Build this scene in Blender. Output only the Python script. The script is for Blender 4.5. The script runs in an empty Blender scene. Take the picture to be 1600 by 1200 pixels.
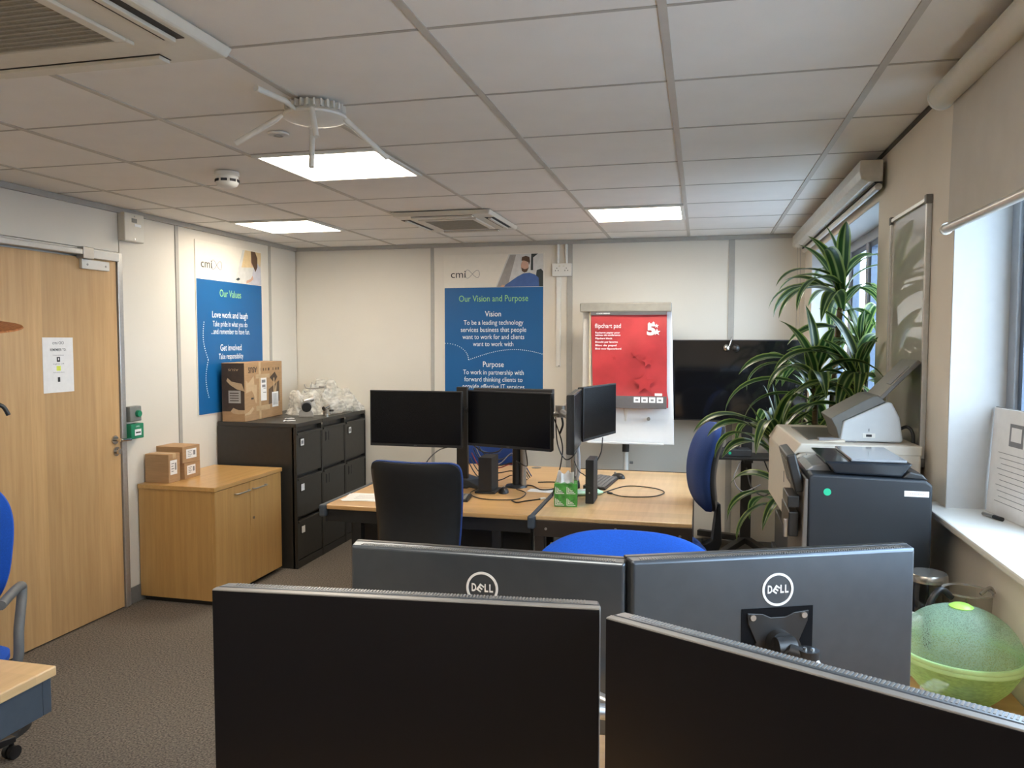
import bpy, bmesh, math, random
from mathutils import Vector, Matrix, noise
random.seed(7)
PI = math.pi
SC = bpy.context.scene
COL = SC.collection
# ---------------------------------------------------------------- camera, world, exposure
CH, H, XL, XR, YB = 1.632, 2.418, -3.405, 0.741, 6.166
YF = -2.6
def setup_camera():
    yaw, pit, rol = .2365, -.0562, .001
    cy, sy, cp, sp = math.cos(yaw), math.sin(yaw), math.cos(pit), math.sin(pit)
    f = Vector((-sy*cp, cy*cp, sp)); r = Vector((cy, sy, 0)); u = r.cross(f)
    r2 = r*math.cos(rol)+u*math.sin(rol); u2 = -r*math.sin(rol)+u*math.cos(rol)
    cd = bpy.data.cameras.new('camera'); co = bpy.data.objects.new('camera', cd); COL.objects.link(co)
    cd.sensor_fit = 'HORIZONTAL'; cd.sensor_width = 36; cd.lens = 36*1222.6/1600
    cd.clip_start = .02; cd.clip_end = 300
    m = Matrix((r2, u2, -f)).transposed().to_4x4(); m.translation = Vector((0, 0, CH))
    co.matrix_world = m; SC.camera = co
setup_camera()
LAMP = 12.1          # emission of the ceiling panels
SKY = 7.6
w = bpy.data.worlds.new('overcast_sky'); SC.world = w; w.use_nodes = True
nt = w.node_tree; nt.nodes.clear()
bgn = nt.nodes.new('ShaderNodeBackground'); outn = nt.nodes.new('ShaderNodeOutputWorld')
tc = nt.nodes.new('ShaderNodeTexCoord'); nz = nt.nodes.new('ShaderNodeTexNoise'); nz.inputs['Scale'].default_value = 1.6
rp = nt.nodes.new('ShaderNodeValToRGB')
rp.color_ramp.elements[0].position = .3; rp.color_ramp.elements[0].color = (.64, .80, 1, 1)
rp.color_ramp.elements[1].position = .7; rp.color_ramp.elements[1].color = (.76, .89, 1, 1)
nt.links.new(tc.outputs['Generated'], nz.inputs['Vector']); nt.links.new(nz.outputs['Fac'], rp.inputs['Fac'])
nt.links.new(rp.outputs['Color'], bgn.inputs['Color']); bgn.inputs['Strength'].default_value = SKY
nt.links.new(bgn.outputs[0], outn.inputs['Surface'])
SC.view_settings.view_transform = 'Standard'; SC.view_settings.look = 'None'
SC.view_settings.gamma = 1; SC.view_settings.use_curve_mapping = False
SC.view_settings.exposure = 1.10
SC.cycles.max_bounces = 10; SC.cycles.diffuse_bounces = 6; SC.cycles.transparent_max_bounces = 16
SC.cycles.caustics_reflective = False; SC.cycles.caustics_refractive = False

# ---------------------------------------------------------------- materials
MATS = {}
def mat(name, col, rough=.5, metal=0, var=.06, scale=30, bump=0, bscale=200, spec=.5, emit=None, stretch=None, coat=0, col2=None):
    if name in MATS: return MATS[name]
    m = bpy.data.materials.new(name); m.use_nodes = True; MATS[name] = m
    t = m.node_tree; b = t.nodes['Principled BSDF']
    b.inputs['Roughness'].default_value = rough; b.inputs['Metallic'].default_value = metal
    b.inputs['Specular IOR Level'].default_value = spec
    if coat: b.inputs['Coat Weight'].default_value = coat; b.inputs['Coat Roughness'].default_value = .12
    tcn = t.nodes.new('ShaderNodeTexCoord'); mp = t.nodes.new('ShaderNodeMapping')
    t.links.new(tcn.outputs['Object'], mp.inputs['Vector'])
    if stretch: mp.inputs['Scale'].default_value = stretch
    n = t.nodes.new('ShaderNodeTexNoise'); n.inputs['Scale'].default_value = scale; n.inputs['Detail'].default_value = 4
    t.links.new(mp.outputs[0], n.inputs['Vector'])
    r = t.nodes.new('ShaderNodeValToRGB')
    c = Vector(col); d = Vector(col2) if col2 else c*(1+var)
    c0 = c if col2 else c*(1-var)
    r.color_ramp.elements[0].position = .32; r.color_ramp.elements[1].position = .68
    r.color_ramp.elements[0].color = (*c0, 1); r.color_ramp.elements[1].color = (min(1, d[0]), min(1, d[1]), min(1, d[2]), 1)
    t.links.new(n.outputs['Fac'], r.inputs['Fac']); t.links.new(r.outputs[0], b.inputs['Base Color'])
    if bump:
        n2 = t.nodes.new('ShaderNodeTexNoise'); n2.inputs['Scale'].default_value = bscale; n2.inputs['Detail'].default_value = 3
        t.links.new(tcn.outputs['Object'], n2.inputs['Vector'])
        bp = t.nodes.new('ShaderNodeBump'); bp.inputs['Strength'].default_value = bump; bp.inputs['Distance'].default_value = .002
        t.links.new(n2.outputs['Fac'], bp.inputs['Height']); t.links.new(bp.outputs[0], b.inputs['Normal'])
    if emit:
        b.inputs['Emission Color'].default_value = (*emit[0], 1); b.inputs['Emission Strength'].default_value = emit[1]
    return m
def see_through(name, col, alpha, rough=.3, transl=0, scale=40, lo=.6):
    """thin plastic or film: part of the light passes straight through"""
    if name in MATS: return MATS[name]
    m = bpy.data.materials.new(name); m.use_nodes = True; MATS[name] = m
    t = m.node_tree; b = t.nodes['Principled BSDF']; o = t.nodes['Material Output']
    b.inputs['Base Color'].default_value = (*col, 1); b.inputs['Roughness'].default_value = rough
    tr = t.nodes.new('ShaderNodeBsdfTransparent'); mx = t.nodes.new('ShaderNodeMixShader')
    top = b.outputs[0]
    if transl:
        tl = t.nodes.new('ShaderNodeBsdfTranslucent'); tl.inputs[0].default_value = (*col, 1)
        m2 = t.nodes.new('ShaderNodeMixShader'); m2.inputs[0].default_value = transl
        t.links.new(b.outputs[0], m2.inputs[1]); t.links.new(tl.outputs[0], m2.inputs[2]); top = m2.outputs[0]
    n = t.nodes.new('ShaderNodeTexNoise'); n.inputs['Scale'].default_value = scale
    mr = t.nodes.new('ShaderNodeMapRange'); mr.inputs['From Min'].default_value = .3; mr.inputs['From Max'].default_value = .7
    n.inputs['Detail'].default_value = 1; mr.inputs['To Min'].default_value = alpha*lo; mr.inputs['To Max'].default_value = min(1, alpha*(2-lo))
    t.links.new(n.outputs['Fac'], mr.inputs['Value']); t.links.new(mr.outputs[0], mx.inputs[0])
    t.links.new(tr.outputs[0], mx.inputs[1]); t.links.new(top, mx.inputs[2]); t.links.new(mx.outputs[0], o.inputs['Surface'])
    return m
def glass(name, tint=(.93, .97, 1), refl=.08, rough=.0):
    if name in MATS: return MATS[name]
    m = bpy.data.materials.new(name); m.use_nodes = True; MATS[name] = m
    t = m.node_tree; t.nodes.remove(t.nodes['Principled BSDF']); o = t.nodes['Material Output']
    tr = t.nodes.new('ShaderNodeBsdfTransparent'); tr.inputs[0].default_value = (*tint, 1)
    gl = t.nodes.new('ShaderNodeBsdfGlossy'); gl.inputs['Roughness'].default_value = rough
    lw = t.nodes.new('ShaderNodeLayerWeight'); pw = t.nodes.new('ShaderNodeMath'); pw.operation = 'POWER'; pw.inputs[1].default_value = 4
    t.links.new(lw.outputs['Facing'], pw.inputs[0]); fr = t.nodes.new('ShaderNodeMath'); fr.operation = 'MULTIPLY'; fr.inputs[1].default_value = .45
    t.links.new(pw.outputs[0], fr.inputs[0])
    mp = t.nodes.new('ShaderNodeMath'); mp.operation = 'ADD'; mp.inputs[1].default_value = refl*.5; mp.use_clamp = True
    t.links.new(fr.outputs[0], mp.inputs[0])
    mx = t.nodes.new('ShaderNodeMixShader')
    t.links.new(mp.outputs[0], mx.inputs[0]); t.links.new(tr.outputs[0], mx.inputs[1]); t.links.new(gl.outputs[0], mx.inputs[2])
    t.links.new(mx.outputs[0], o.inputs['Surface']); return m
def wood(name, base, dark, rough=.4, axis='z', strips=0, coat=.1):
    """veneer: grain stretched along an axis, optional vertical leaf strips"""
    if name in MATS: return MATS[name]
    m = bpy.data.materials.new(name); m.use_nodes = True; MATS[name] = m
    t = m.node_tree; b = t.nodes['Principled BSDF']; b.inputs['Roughness'].default_value = rough
    b.inputs['Coat Weight'].default_value = coat; b.inputs['Coat Roughness'].default_value = .25
    tcn = t.nodes.new('ShaderNodeTexCoord'); mp = t.nodes.new('ShaderNodeMapping')
    t.links.new(tcn.outputs['Object'], mp.inputs['Vector'])
    s = {'x': (1.2, 22, 22), 'y': (22, 1.2, 22), 'z': (22, 22, 1.2)}[axis]; mp.inputs['Scale'].default_value = s
    n = t.nodes.new('ShaderNodeTexNoise'); n.inputs['Scale'].default_value = 1.5; n.inputs['Detail'].default_value = 8; n.inputs['Roughness'].default_value = .65
    t.links.new(mp.outputs[0], n.inputs['Vector'])
    r = t.nodes.new('ShaderNodeValToRGB')
    r.color_ramp.elements[0].position = .3; r.color_ramp.elements[0].color = (*dark, 1)
    r.color_ramp.elements[1].position = .62; r.color_ramp.elements[1].color = (*base, 1)
    t.links.new(n.outputs['Fac'], r.inputs['Fac']); out = r.outputs[0]
    if strips:
        sx = t.nodes.new('ShaderNodeSeparateXYZ'); t.links.new(tcn.outputs['Object'], sx.inputs[0])
        ma = t.nodes.new('ShaderNodeMath'); ma.operation = 'MULTIPLY'; ma.inputs[1].default_value = strips
        fl = t.nodes.new('ShaderNodeMath'); fl.operation = 'FLOOR'
        src = {'x': 'X', 'y': 'Y'}['y' if axis == 'z' else 'x']
        t.links.new(sx.outputs['Y'], ma.inputs[0]); t.links.new(ma.outputs[0], fl.inputs[0])
        wn = t.nodes.new('ShaderNodeTexWhiteNoise'); wn.noise_dimensions = '1D'; t.links.new(fl.outputs[0], wn.inputs['W'])
        mr = t.nodes.new('ShaderNodeMapRange'); mr.inputs['To Min'].default_value = .88; mr.inputs['To Max'].default_value = 1.08
        t.links.new(wn.outputs['Value'], mr.inputs['Value'])
        vm = t.nodes.new('ShaderNodeVectorMath'); vm.operation = 'SCALE'
        t.links.new(out, vm.inputs[0]); t.links.new(mr.outputs[0], vm.inputs['Scale']); out = vm.outputs[0]
    t.links.new(out, b.inputs['Base Color']); return m

M_wall = mat('wall_panel_cream', (.70, .66, .585), .55, var=.015, scale=3, bump=.03, bscale=400)
M_wallr = mat('painted_plaster', (.76, .70, .61), .7, var=.02, scale=4, bump=.08, bscale=150)
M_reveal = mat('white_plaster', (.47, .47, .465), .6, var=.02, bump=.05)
M_tile = mat('ceiling_tile_white', (.80, .775, .735), .85, var=.02, scale=6, bump=.25, bscale=500)
M_grid = mat('ceiling_grid_grey', (.50, .47, .42), .5, var=.03)
M_strip = mat('grey_cover_strip', (.40, .385, .35), .5, var=.03)
M_alu = mat('brushed_aluminium', (.52, .51, .49), .38, metal=.7, var=.05, scale=60)
M_steel = mat('polished_steel', (.62, .60, .57), .18, metal=1, var=.03)
M_satin = mat('satin_silver', (.45, .43, .41), .32, metal=.85, var=.05)
M_base = mat('grey_skirting', (.16, .155, .145), .6)
M_door = wood('maple_veneer', (.60, .385, .185), (.50, .305, .135), .38, 'z', strips=11)
M_cab = wood('beech_veneer', (.55, .325, .115), (.45, .255, .085), .42, 'z')
M_cabtop = wood('beech_top', (.57, .34, .125), (.48, .27, .09), .3, 'y', coat=.3)
M_desk = wood('beech_desktop', (.64, .385, .16), (.54, .31, .12), .35, 'x', coat=.2)
M_deskp = wood('pale_desktop', (.66, .45, .235), (.57, .37, .18), .35, 'y', strips=9, coat=.2)
M_blackm = mat('black_metal', (.016, .015, .014), .42, var=.15, scale=20)
M_filing = mat('charcoal_steel', (.030, .029, .027), .42, var=.08, bump=.04)
M_brownm = mat('dark_brown_frame', (.035, .024, .018), .45, var=.1)
M_slate = mat('slate_grey_frame', (.055, .07, .09), .5, var=.06)
M_black = mat('black_plastic', (.014, .014, .015), .38, var=.1)
M_blackr = mat('matt_black_plastic', (.022, .022, .023), .62, var=.1, bump=.05)
M_screen = mat('monitor_screen', (.004, .004, .005), .25, var=.05, spec=.22)
M_screen2 = mat('matt_screen', (.003, .003, .005), .30, var=.05, spec=.35)
M_tv = mat('tv_screen', (.005, .005, .006), .06, var=.05, spec=.6)
M_dell = mat('dark_monitor_back', (.095, .11, .13), .33, var=.04, metal=.75, spec=.5)
M_edge = mat('silver_grey_edge', (.19, .185, .18), .4, metal=.4)
M_logo = mat('silver_logo', (.75, .76, .77), .3, metal=.3)
M_blue = mat('blue_upholstery', (.003, .082, .50), .85, var=.12, scale=300, bump=.35, bscale=900)
M_blued = mat('navy_upholstery', (.012, .045, .20), .85, var=.15, scale=300, bump=.35, bscale=900)
M_greypl = mat('grey_plastic', (.13, .135, .14), .5)
M_white = mat('white_plastic', (.72, .71, .67), .4, var=.02)
M_offw = mat('cream_plastic', (.66, .63, .55), .45, var=.02)
M_beige = mat('printer_beige', (.62, .57, .49), .45, var=.02)
M_pblue = mat('scanner_white', (.50, .52, .53), .35, var=.02)
M_paper = mat('white_paper', (.80, .79, .78), .8, var=.03)
M_ink = mat('black_ink', (.03, .03, .035), .7)
M_inkg = mat('grey_ink', (.22, .22, .23), .7)
M_wtext = mat('white_print', (.86, .88, .90), .6, var=.01)
M_gtext = mat('green_print', (.30, .62, .22), .6)
M_poster = mat('poster_blue', (.004, .105, .30), .45, var=.03, scale=3)
M_posterw = mat('poster_white', (.74, .70, .62), .5, var=.015)
M_kraft = mat('kraft_cardboard', (.40, .245, .125), .75, var=.08, scale=12, stretch=(1, 1, 8))
M_kraftd = mat('brown_print_on_card', (.055, .035, .022), .6, var=.1)
M_tape = mat('parcel_tape', (.50, .345, .19), .28, var=.08)
M_carpet = mat('brown_grey_carpet', (.055, .046, .038), .95, scale=120, col2=(.24, .205, .170), bump=.8, bscale=300)
M_red = mat('red_pad_cover', (.46, .040, .046), .42, var=.18, scale=5)
M_greyband = mat('dark_grey_band', (.12, .115, .12), .5)
M_board = mat('board_white', (.74, .76, .78), .22, var=.01, coat=.3)
M_board2 = mat('gloss_whiteboard', (.42, .405, .36), .6, var=.01, coat=1)
M_board2.node_tree.nodes['Principled BSDF'].inputs['Coat Roughness'].default_value = .015
M_board2.node_tree.nodes['Principled BSDF'].inputs['Coat IOR'].default_value = 1.9
M_leaf = None
M_stem = mat('plant_cane', (.16, .11, .065), .8, var=.25, scale=40, stretch=(1, 1, 4))
M_green = mat('call_point_green', (.012, .22, .11), .4)
M_gsw = mat('button_grey', (.20, .21, .20), .45)
M_dot = mat('green_sticker', (.01, .42, .22), .5)
M_darkp = mat('dark_blue_grey_printer', (.012, .016, .022), .42, var=.05)
M_lampd = mat('light_panel', (1, 1, 1), .5, emit=((1.0, .89, .73), LAMP*1.0), var=0)
M_blindf = mat('blind_fabric', (.56, .535, .49), .8, var=.04, scale=9, bump=.1, bscale=800)
M_alupipe = mat('blind_rail', (.62, .60, .55), .3, metal=.3)
M_glass = glass('window_glass')
M_jar = glass('jar_glass', (.86, .85, .80), .10)
M_uframe = mat('window_frame_grey', (.30, .32, .35), .4)
M_uframeb = mat('window_frame_blue', (.07, .10, .15), .3)
M_bounce = mat('concrete', (.30, .31, .32), .9, var=.2)
M_wick = mat('straw', (.36, .13, .035), .8, var=.35, scale=90, bump=.8, bscale=150)

# ---------------------------------------------------------------- mesh helpers
class G:
    def __init__(s): s.bm = bmesh.new(); s.M = Matrix()
    def at(s, M): s.M = M; return s
    def v(s, p): return s.bm.verts.new(s.M @ Vector(p))
    def f(s, vs):
        try: return s.bm.faces.new(vs)
        except ValueError: return None
    def box(s, x0, x1, y0, y1, z0, z1):
        c = [s.v((x, y, z)) for z in (z0, z1) for y in (y0, y1) for x in (x0, x1)]
        for q in ((0, 2, 3, 1), (4, 5, 7, 6), (0, 1, 5, 4), (2, 6, 7, 3), (1, 3, 7, 5), (0, 4, 6, 2)): s.f([c[i] for i in q])
        return s
    def ring(s, c, ax, r, n, ry=None, up=None):
        ax = Vector(ax).normalized(); u = Vector(up) if up else (Vector((0, 0, 1)) if abs(ax.z) < .9 else Vector((1, 0, 0)))
        a = ax.cross(u).normalized(); b = ax.cross(a).normalized(); ry = r if ry is None else ry
        return [s.v(Vector(c)+a*r*math.cos(2*PI*i/n)+b*ry*math.sin(2*PI*i/n)) for i in range(n)]
    def loft(s, rings, cap=True):
        for A, B in zip(rings, rings[1:]):
            n = len(A)
            for i in range(n): s.f([A[i], A[(i+1) % n], B[(i+1) % n], B[i]])
        if cap: s.f(list(reversed(rings[0]))); s.f(rings[-1])
        return s
    def cyl(s, p0, p1, r, r2=None, n=20):
        d = Vector(p1)-Vector(p0); return s.loft([s.ring(p0, d, r, n), s.ring(p1, d, r if r2 is None else r2, n)])
    def tube(s, pts, r, n=8, sub=6, rs=None):
        P = [Vector(p) for p in pts]
        if sub > 1 and len(P) > 2:
            Q = []
            for i in range(len(P)-1):
                a, b, c, d = P[max(0, i-1)], P[i], P[i+1], P[min(len(P)-1, i+2)]
                for k in range(sub):
                    t = k/sub; Q.append(.5*((2*b)+(-a+c)*t+(2*a-5*b+4*c-d)*t*t+(-a+3*b-3*c+d)*t**3))
            Q.append(P[-1]); P = Q
        rings = []; prev = None
        for i, p in enumerate(P):
            d = (P[min(i+1, len(P)-1)]-P[max(i-1, 0)]).normalized()
            if prev is None: a = d.orthogonal().normalized()
            else:
                a = prev-d*prev.dot(d); a = a.normalized() if a.length > 1e-6 else d.orthogonal().normalized()
            prev = a; b = d.cross(a); rr = r if rs is None else rs(i/(len(P)-1))
            rings.append([s.v(p+a*rr*math.cos(2*PI*k/n)+b*rr*math.sin(2*PI*k/n)) for k in range(n)])
        return s.loft(rings)
    def lathe(s, prof, n=32, c=(0, 0, 0), cap=False):
        c = Vector(c); R = []
        for r, z in prof: R.append([s.v(c+Vector((r*math.cos(2*PI*i/n), r*math.sin(2*PI*i/n), z))) for i in range(n)])
        return s.loft(R, cap)
    def prism(s, pts, a0, a1, plane='xz'):
        """2-D outline swept along the remaining axis"""
        def P(p, a): return {'xz': (p[0], a, p[1]), 'xy': (p[0], p[1], a), 'yz': (a, p[0], p[1])}[plane]
        A = [s.v(P(p, a0)) for p in pts]; B = [s.v(P(p, a1)) for p in pts]; n = len(pts)
        for i in range(n): s.f([A[i], A[(i+1) % n], B[(i+1) % n], B[i]])
        s.f(A); s.f(B); return s
    def poly(s, pts): s.f([s.v(p) for p in pts]); return s
    def obj(s, name, m, parent=None, bevel=0, smooth=0, loc=None, rot=None, seg=2):
        bm = s.bm; bmesh.ops.recalc_face_normals(bm, faces=bm.faces)
        me = bpy.data.meshes.new(name); bm.to_mesh(me); bm.free(); me.materials.append(m)
        o = bpy.data.objects.new(name, me); COL.objects.link(o)
        if smooth:
            me.polygons.foreach_set('use_smooth', [True]*len(me.polygons)); me.set_sharp_from_angle(angle=math.radians(smooth))
        if bevel:
            md = o.modifiers.new('bevel', 'BEVEL'); md.width = bevel; md.segments = seg; md.limit_method = 'ANGLE'; md.angle_limit = math.radians(40)
        if loc: o.location = loc
        if rot: o.rotation_euler = rot
        if parent: o.parent = parent
        return o
def tag(o, label=None, cat=None, group=None, kind=None):
    if label: o['label'] = label
    if cat: o['category'] = cat
    if group: o['group'] = group
    if kind: o['kind'] = kind
    return o
def thing(name, label, cat, loc=(0, 0, 0), rz=0, group=None, rot=None):
    o = bpy.data.objects.new(name, None); COL.objects.link(o); o.location = loc
    o.rotation_euler = rot if rot else (0, 0, rz); o.empty_display_size = .05
    return tag(o, label, cat, group)
def dup(o, parent=None):
    c = o.copy(); COL.objects.link(c); c.parent = parent
    for ch in list(o.children): dup(ch, c)
    return c
def bx(name, m, parent, x0, x1, y0, y1, z0, z1, bevel=0, **k): return G().box(x0, x1, y0, y1, z0, z1).obj(name, m, parent, bevel, **k)
FR = (PI/2, 0, 0)      # lettering that faces local -y
def text(body, m, parent, loc, height=None, width=None, rot=FR, name='lettering', align='CENTER', bold=0, depth=.0004, shear=0):
    cu = bpy.data.curves.new('t', 'FONT'); cu.body = body; cu.align_x = align; cu.align_y = 'CENTER'; cu.size = 1
    cu.extrude = 0; cu.offset = bold; cu.shear = shear; cu.resolution_u = 3
    to = bpy.data.objects.new('t', cu); me = bpy.data.meshes.new_from_object(to)
    bpy.data.objects.remove(to); bpy.data.curves.remove(cu)
    xs = [v.co.x for v in me.vertices]; w_ = max(xs)-min(xs)
    hy = height if height else .1
    sy = hy/.72; sx = sy if not width else width/w_
    if width and not height: sy = sx
    for v in me.vertices: v.co.x *= sx; v.co.y *= sy
    me.materials.append(m); me.name = name
    o = bpy.data.objects.new(name, me); COL.objects.link(o); o.location = loc; o.rotation_euler = rot; o.parent = parent
    return o

# ---------------------------------------------------------------- setting
fl = bx('floor', M_carpet, None, XL-.3, XR+.35, YF-.2, YB+.2, -.1, 0); tag(fl, kind='structure')
wl = bx('wall_left', M_wall, None, XL-.14, XL-.012, YF, YB+.14, 0, H+.1); tag(wl, kind='structure')
DY0, DY1, DZ = 3.06, 4.005, 2.105
def panel(wall, y0, y1, z0=0, z1=H, gap=.004): bx('wall_panel', M_wall, wall, XL-.012, XL, y0+gap, y1-gap, z0, z1)
panel(wl, YF, -.3); panel(wl, -.3, .9); panel(wl, .9, 2.03); panel(wl, 2.03, DY0-.05)
panel(wl, DY0-.05, DY1+.045, DZ+.05, H); panel(wl, DY1+.045, 4.58); panel(wl, 4.58, 5.738); panel(wl, 5.738, YB)
for y in (.9, 2.03, 4.582, 5.738):
    bx('cover_strip', M_strip, wl, XL, XL+.006, y-.016, y+.016, .1, H-.03)
wb = bx('wall_back', M_wall, None, XL-.14, XR+.35, YB+.012, YB+.14, 0, H+.1); tag(wb, kind='structure')
xs = [XL, -2.163, -1.016, .218, XR+.1]
for a, b in zip(xs, xs[1:]): bx('wall_panel', M_wall, wb, a+.004, b-.004, YB, YB+.012, 0, H)
for x, ww in ((-2.163, .014), (-1.016, .022), (.218, .022)): bx('cover_strip', M_strip, wb, x-ww, x+ww, YB-.006, YB, .1, H-.03)
wf = bx('wall_front', M_wall, None, XL-.14, XR+.35, YF-.14, YF, 0, H+.1); tag(wf, kind='structure')
# cornice and skirting
tag(bx('trim_1', M_strip, None, XL, XL+.022, YF, YB, H-.03, H), kind='structure')
tag(bx('trim_2', M_strip, None, XL+.022, XR, YB-.022, YB, H-.03, H), kind='structure')
tag(bx('baseboard_left', M_base, None, XL, XL+.012, DY1+.045, YB, 0, .10, .002), kind='structure')
tag(bx('baseboard_back', M_base, None, XL+.012, XR, YB-.012, YB, 0, .10, .002), kind='structure')
# right wall with two window openings
SILL, HEAD, XO = 1.095, 2.235, XR+.24
W1, W2 = (.50, 2.64), (3.70, 5.80)
g = G()
for y0, y1 in ((YF, W1[0]), (W1[1], W2[0]), (W2[1], YB+.0)): g.box(XR, XO, y0, y1, 0, H+.1)
for y0, y1 in (W1, W2): g.box(XR, XO, y0, y1, 0, SILL); g.box(XR, XO, y0, y1, HEAD, H+.1)
wr = g.obj('wall_right', M_wallr); tag(wr, kind='structure')
tag(bx('shadow_gap_strip', M_blackm, None, XR-.012, XR, YF, YB-.022, H-.012, H-.001), kind='structure')  # black strip stands in for the shadow gap along the ceiling edge
for i, (y0, y1) in enumerate((W1, W2)):
    wn = thing('window_%d' % (i+1), None, None); tag(wn, kind='structure')
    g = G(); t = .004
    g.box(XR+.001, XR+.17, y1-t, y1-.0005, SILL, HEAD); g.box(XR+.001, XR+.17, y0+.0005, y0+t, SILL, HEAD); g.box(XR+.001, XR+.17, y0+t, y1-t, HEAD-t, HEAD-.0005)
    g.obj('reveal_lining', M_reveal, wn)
    bx('window_sill', M_white, wn, XR-.055, XR+.17, y0-.04 if i == 0 else y0, y1+.10 if i == 0 else y1, SILL+.0005, SILL+.022, .006).location = (0, 0, 0)
    xf0, xf1 = XR+.155, XR+.215
    g = G()
    g.box(xf0, xf1, y0+t, y0+.06, SILL+.022, HEAD-t); g.box(xf0, xf1, y1-.06, y1-t, SILL+.022, HEAD-t)
    g.box(xf0, xf1, y0+.06, y1-.06, SILL+.022, SILL+.08); g.box(xf0, xf1, y0+.06, y1-.06, HEAD-.06, HEAD-t)
    g.obj('window_frame', M_uframe, wn, .003)
    n = 3 if i == 0 else 4
    for k in range(1, n):
        ym = y0+(y1-y0)*k/n; bx('mullion', M_uframe, wn, xf0, xf1, ym-.03, ym+.03, SILL+.08, HEAD-.06, .003)
    for k in range(n):
        a = y0+(y1-y0)*k/n+.03+(.03 if k == 0 else 0); b = y0+(y1-y0)*(k+1)/n-.03-(.03 if k == n-1 else 0)
        g = G(); zz0, zz1 = SILL+.08, HEAD-.06
        for (p, q, r_, s_) in ((a, a+.03, zz0, zz1), (b-.03, b, zz0, zz1), (a+.03, b-.03, zz0, zz0+.03), (a+.03, b-.03, zz1-.03, zz1)): g.box(xf0+.012, xf1-.012, p, q, r_, s_)
        g.obj('sash', M_uframeb if (i == 1 or k == n-1) else M_uframe, wn)
        bx('pane', M_glass, wn, xf0+.028, xf0+.032, a+.03, b-.03, zz0+.03, zz1-.03)
# ceiling: plate, grid and tiles
ce = bx('ceiling', M_blackr, None, XL-.14, XO, YF, YB+.14, H+.03, H+.12); tag(ce, kind='structure')
gx = [XL, -3.079, -2.483, -1.887, -1.292, -.696, -.100, .497, XR]
gy0 = 1.923
gy = [YF]+[gy0+.552*k for k in range(-8, 8)]+[YB]
GW = .011
M_cross = mat('tile_joint_grey', (.42, .395, .355), .6, var=.03)
for x in gx[1:-1]: bx('grid_runner', M_grid, ce, x-GW, x+GW, YF, YB-.02, H-.002, H+.006)
for y in gy[1:-1]: bx('grid_crosspiece', M_cross, ce, XL+.02, XR-.012, y-.006, y+.006, H+.0005, H+.006)
tmesh = {}
LIGHT_CELLS = {(3, 2), (1, 5), (5, 5), (3, -4), (5, -3), (6, -6)}
AC_CELLS = {(3, 5), (3, 6)}
for i in range(len(gx)-1):
    for j in range(len(gy)-1):
        jj = j-9+0  # row index counted from gy0
        if (i, jj) in LIGHT_CELLS: continue
        x0, x1, y0, y1 = gx[i], gx[i+1], gy[j], gy[j+1]
        key = (round(x1-x0, 3), round(y1-y0, 3))
        if key not in tmesh:
            a, b = (x1-x0)/2-.009, (y1-y0)/2-.006
            o = G().box(-a, a, -b, b, 0, .015).obj('ceiling_tile', M_tile, ce, 0); tmesh[key] = o.data
        else:
            o = bpy.data.objects.new('ceiling_tile', tmesh[key]); COL.objects.link(o); o.parent = ce
        o.location = ((x0+x1)/2, (y0+y1)/2, H+.002)
# unseen ground added outside to throw light up through the windows
go = G().box(XO+.3, 60, -60, 60, -3.2, -3.0).obj('bounce_ground', M_bounce); tag(go, kind='structure')
tag(go, 'unseen grey concrete ground added outside to bounce light up through the windows')

# door
dr = thing('door_1', None, None); tag(dr, kind='structure')
bx('door_leaf', M_door, dr, XL-.010, XL+.014, DY0, DY1, .008, DZ-.01, .002)
g = G(); g.box(XL-.012, XL+.024, DY1+.004, DY1+.045, 0, DZ+.045); g.box(XL-.012, XL+.024, DY0-.045, DY0-.004, 0, DZ+.045); g.box(XL-.012, XL+.024, DY0-.004, DY1+.004, DZ, DZ+.045)
g.obj('door_frame', M_alu, dr, .004)
g = G(); g.cyl((XL+.014, 3.955, 1.035), (XL+.022, 3.955, 1.035), .026, n=24); g.tube([(XL+.02, 3.955, 1.035), (XL+.06, 3.955, 1.035), (XL+.066, 3.965, 1.035), (XL+.066, 4.03, 1.03)], .009)
g.obj('door_handle', M_steel, dr, smooth=40)
g = G(); g.cyl((XL+.014, 3.965, .965), (XL+.021, 3.965, .965), .027, n=24); g.tube([(XL+.02, 3.965, .965), (XL+.045, 3.965, .965)], .016); g.obj('thumb_turn', M_steel, dr, smooth=40)
g = G(); g.box(XL+.024, XL+.062, 3.08, 3.70, DZ-.001, DZ+.030); g.obj('closer_track', M_alu, dr, .004)
g = G(); g.box(XL+.015, XL+.065, 3.70, 3.78, DZ-.02, DZ+.045); g.obj('closer_body', M_satin, dr, .004)
g = G(); g.box(XL+.024, XL+.045, 3.78, 4.0, DZ-.012, DZ+.035); g.obj('magnet_plate', M_white, dr, .003)
g = G(); g.box(XL+.014, XL+.035, 3.72, 3.93, DZ-.075, DZ-.022); g.obj('closer_bracket', M_white, dr, .003)
for y in (3.76, 3.90): G().cyl((XL+.035, y, DZ-.05), (XL+.038, y, DZ-.05), .006, n=10).obj('screw', M_satin, dr)

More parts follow.
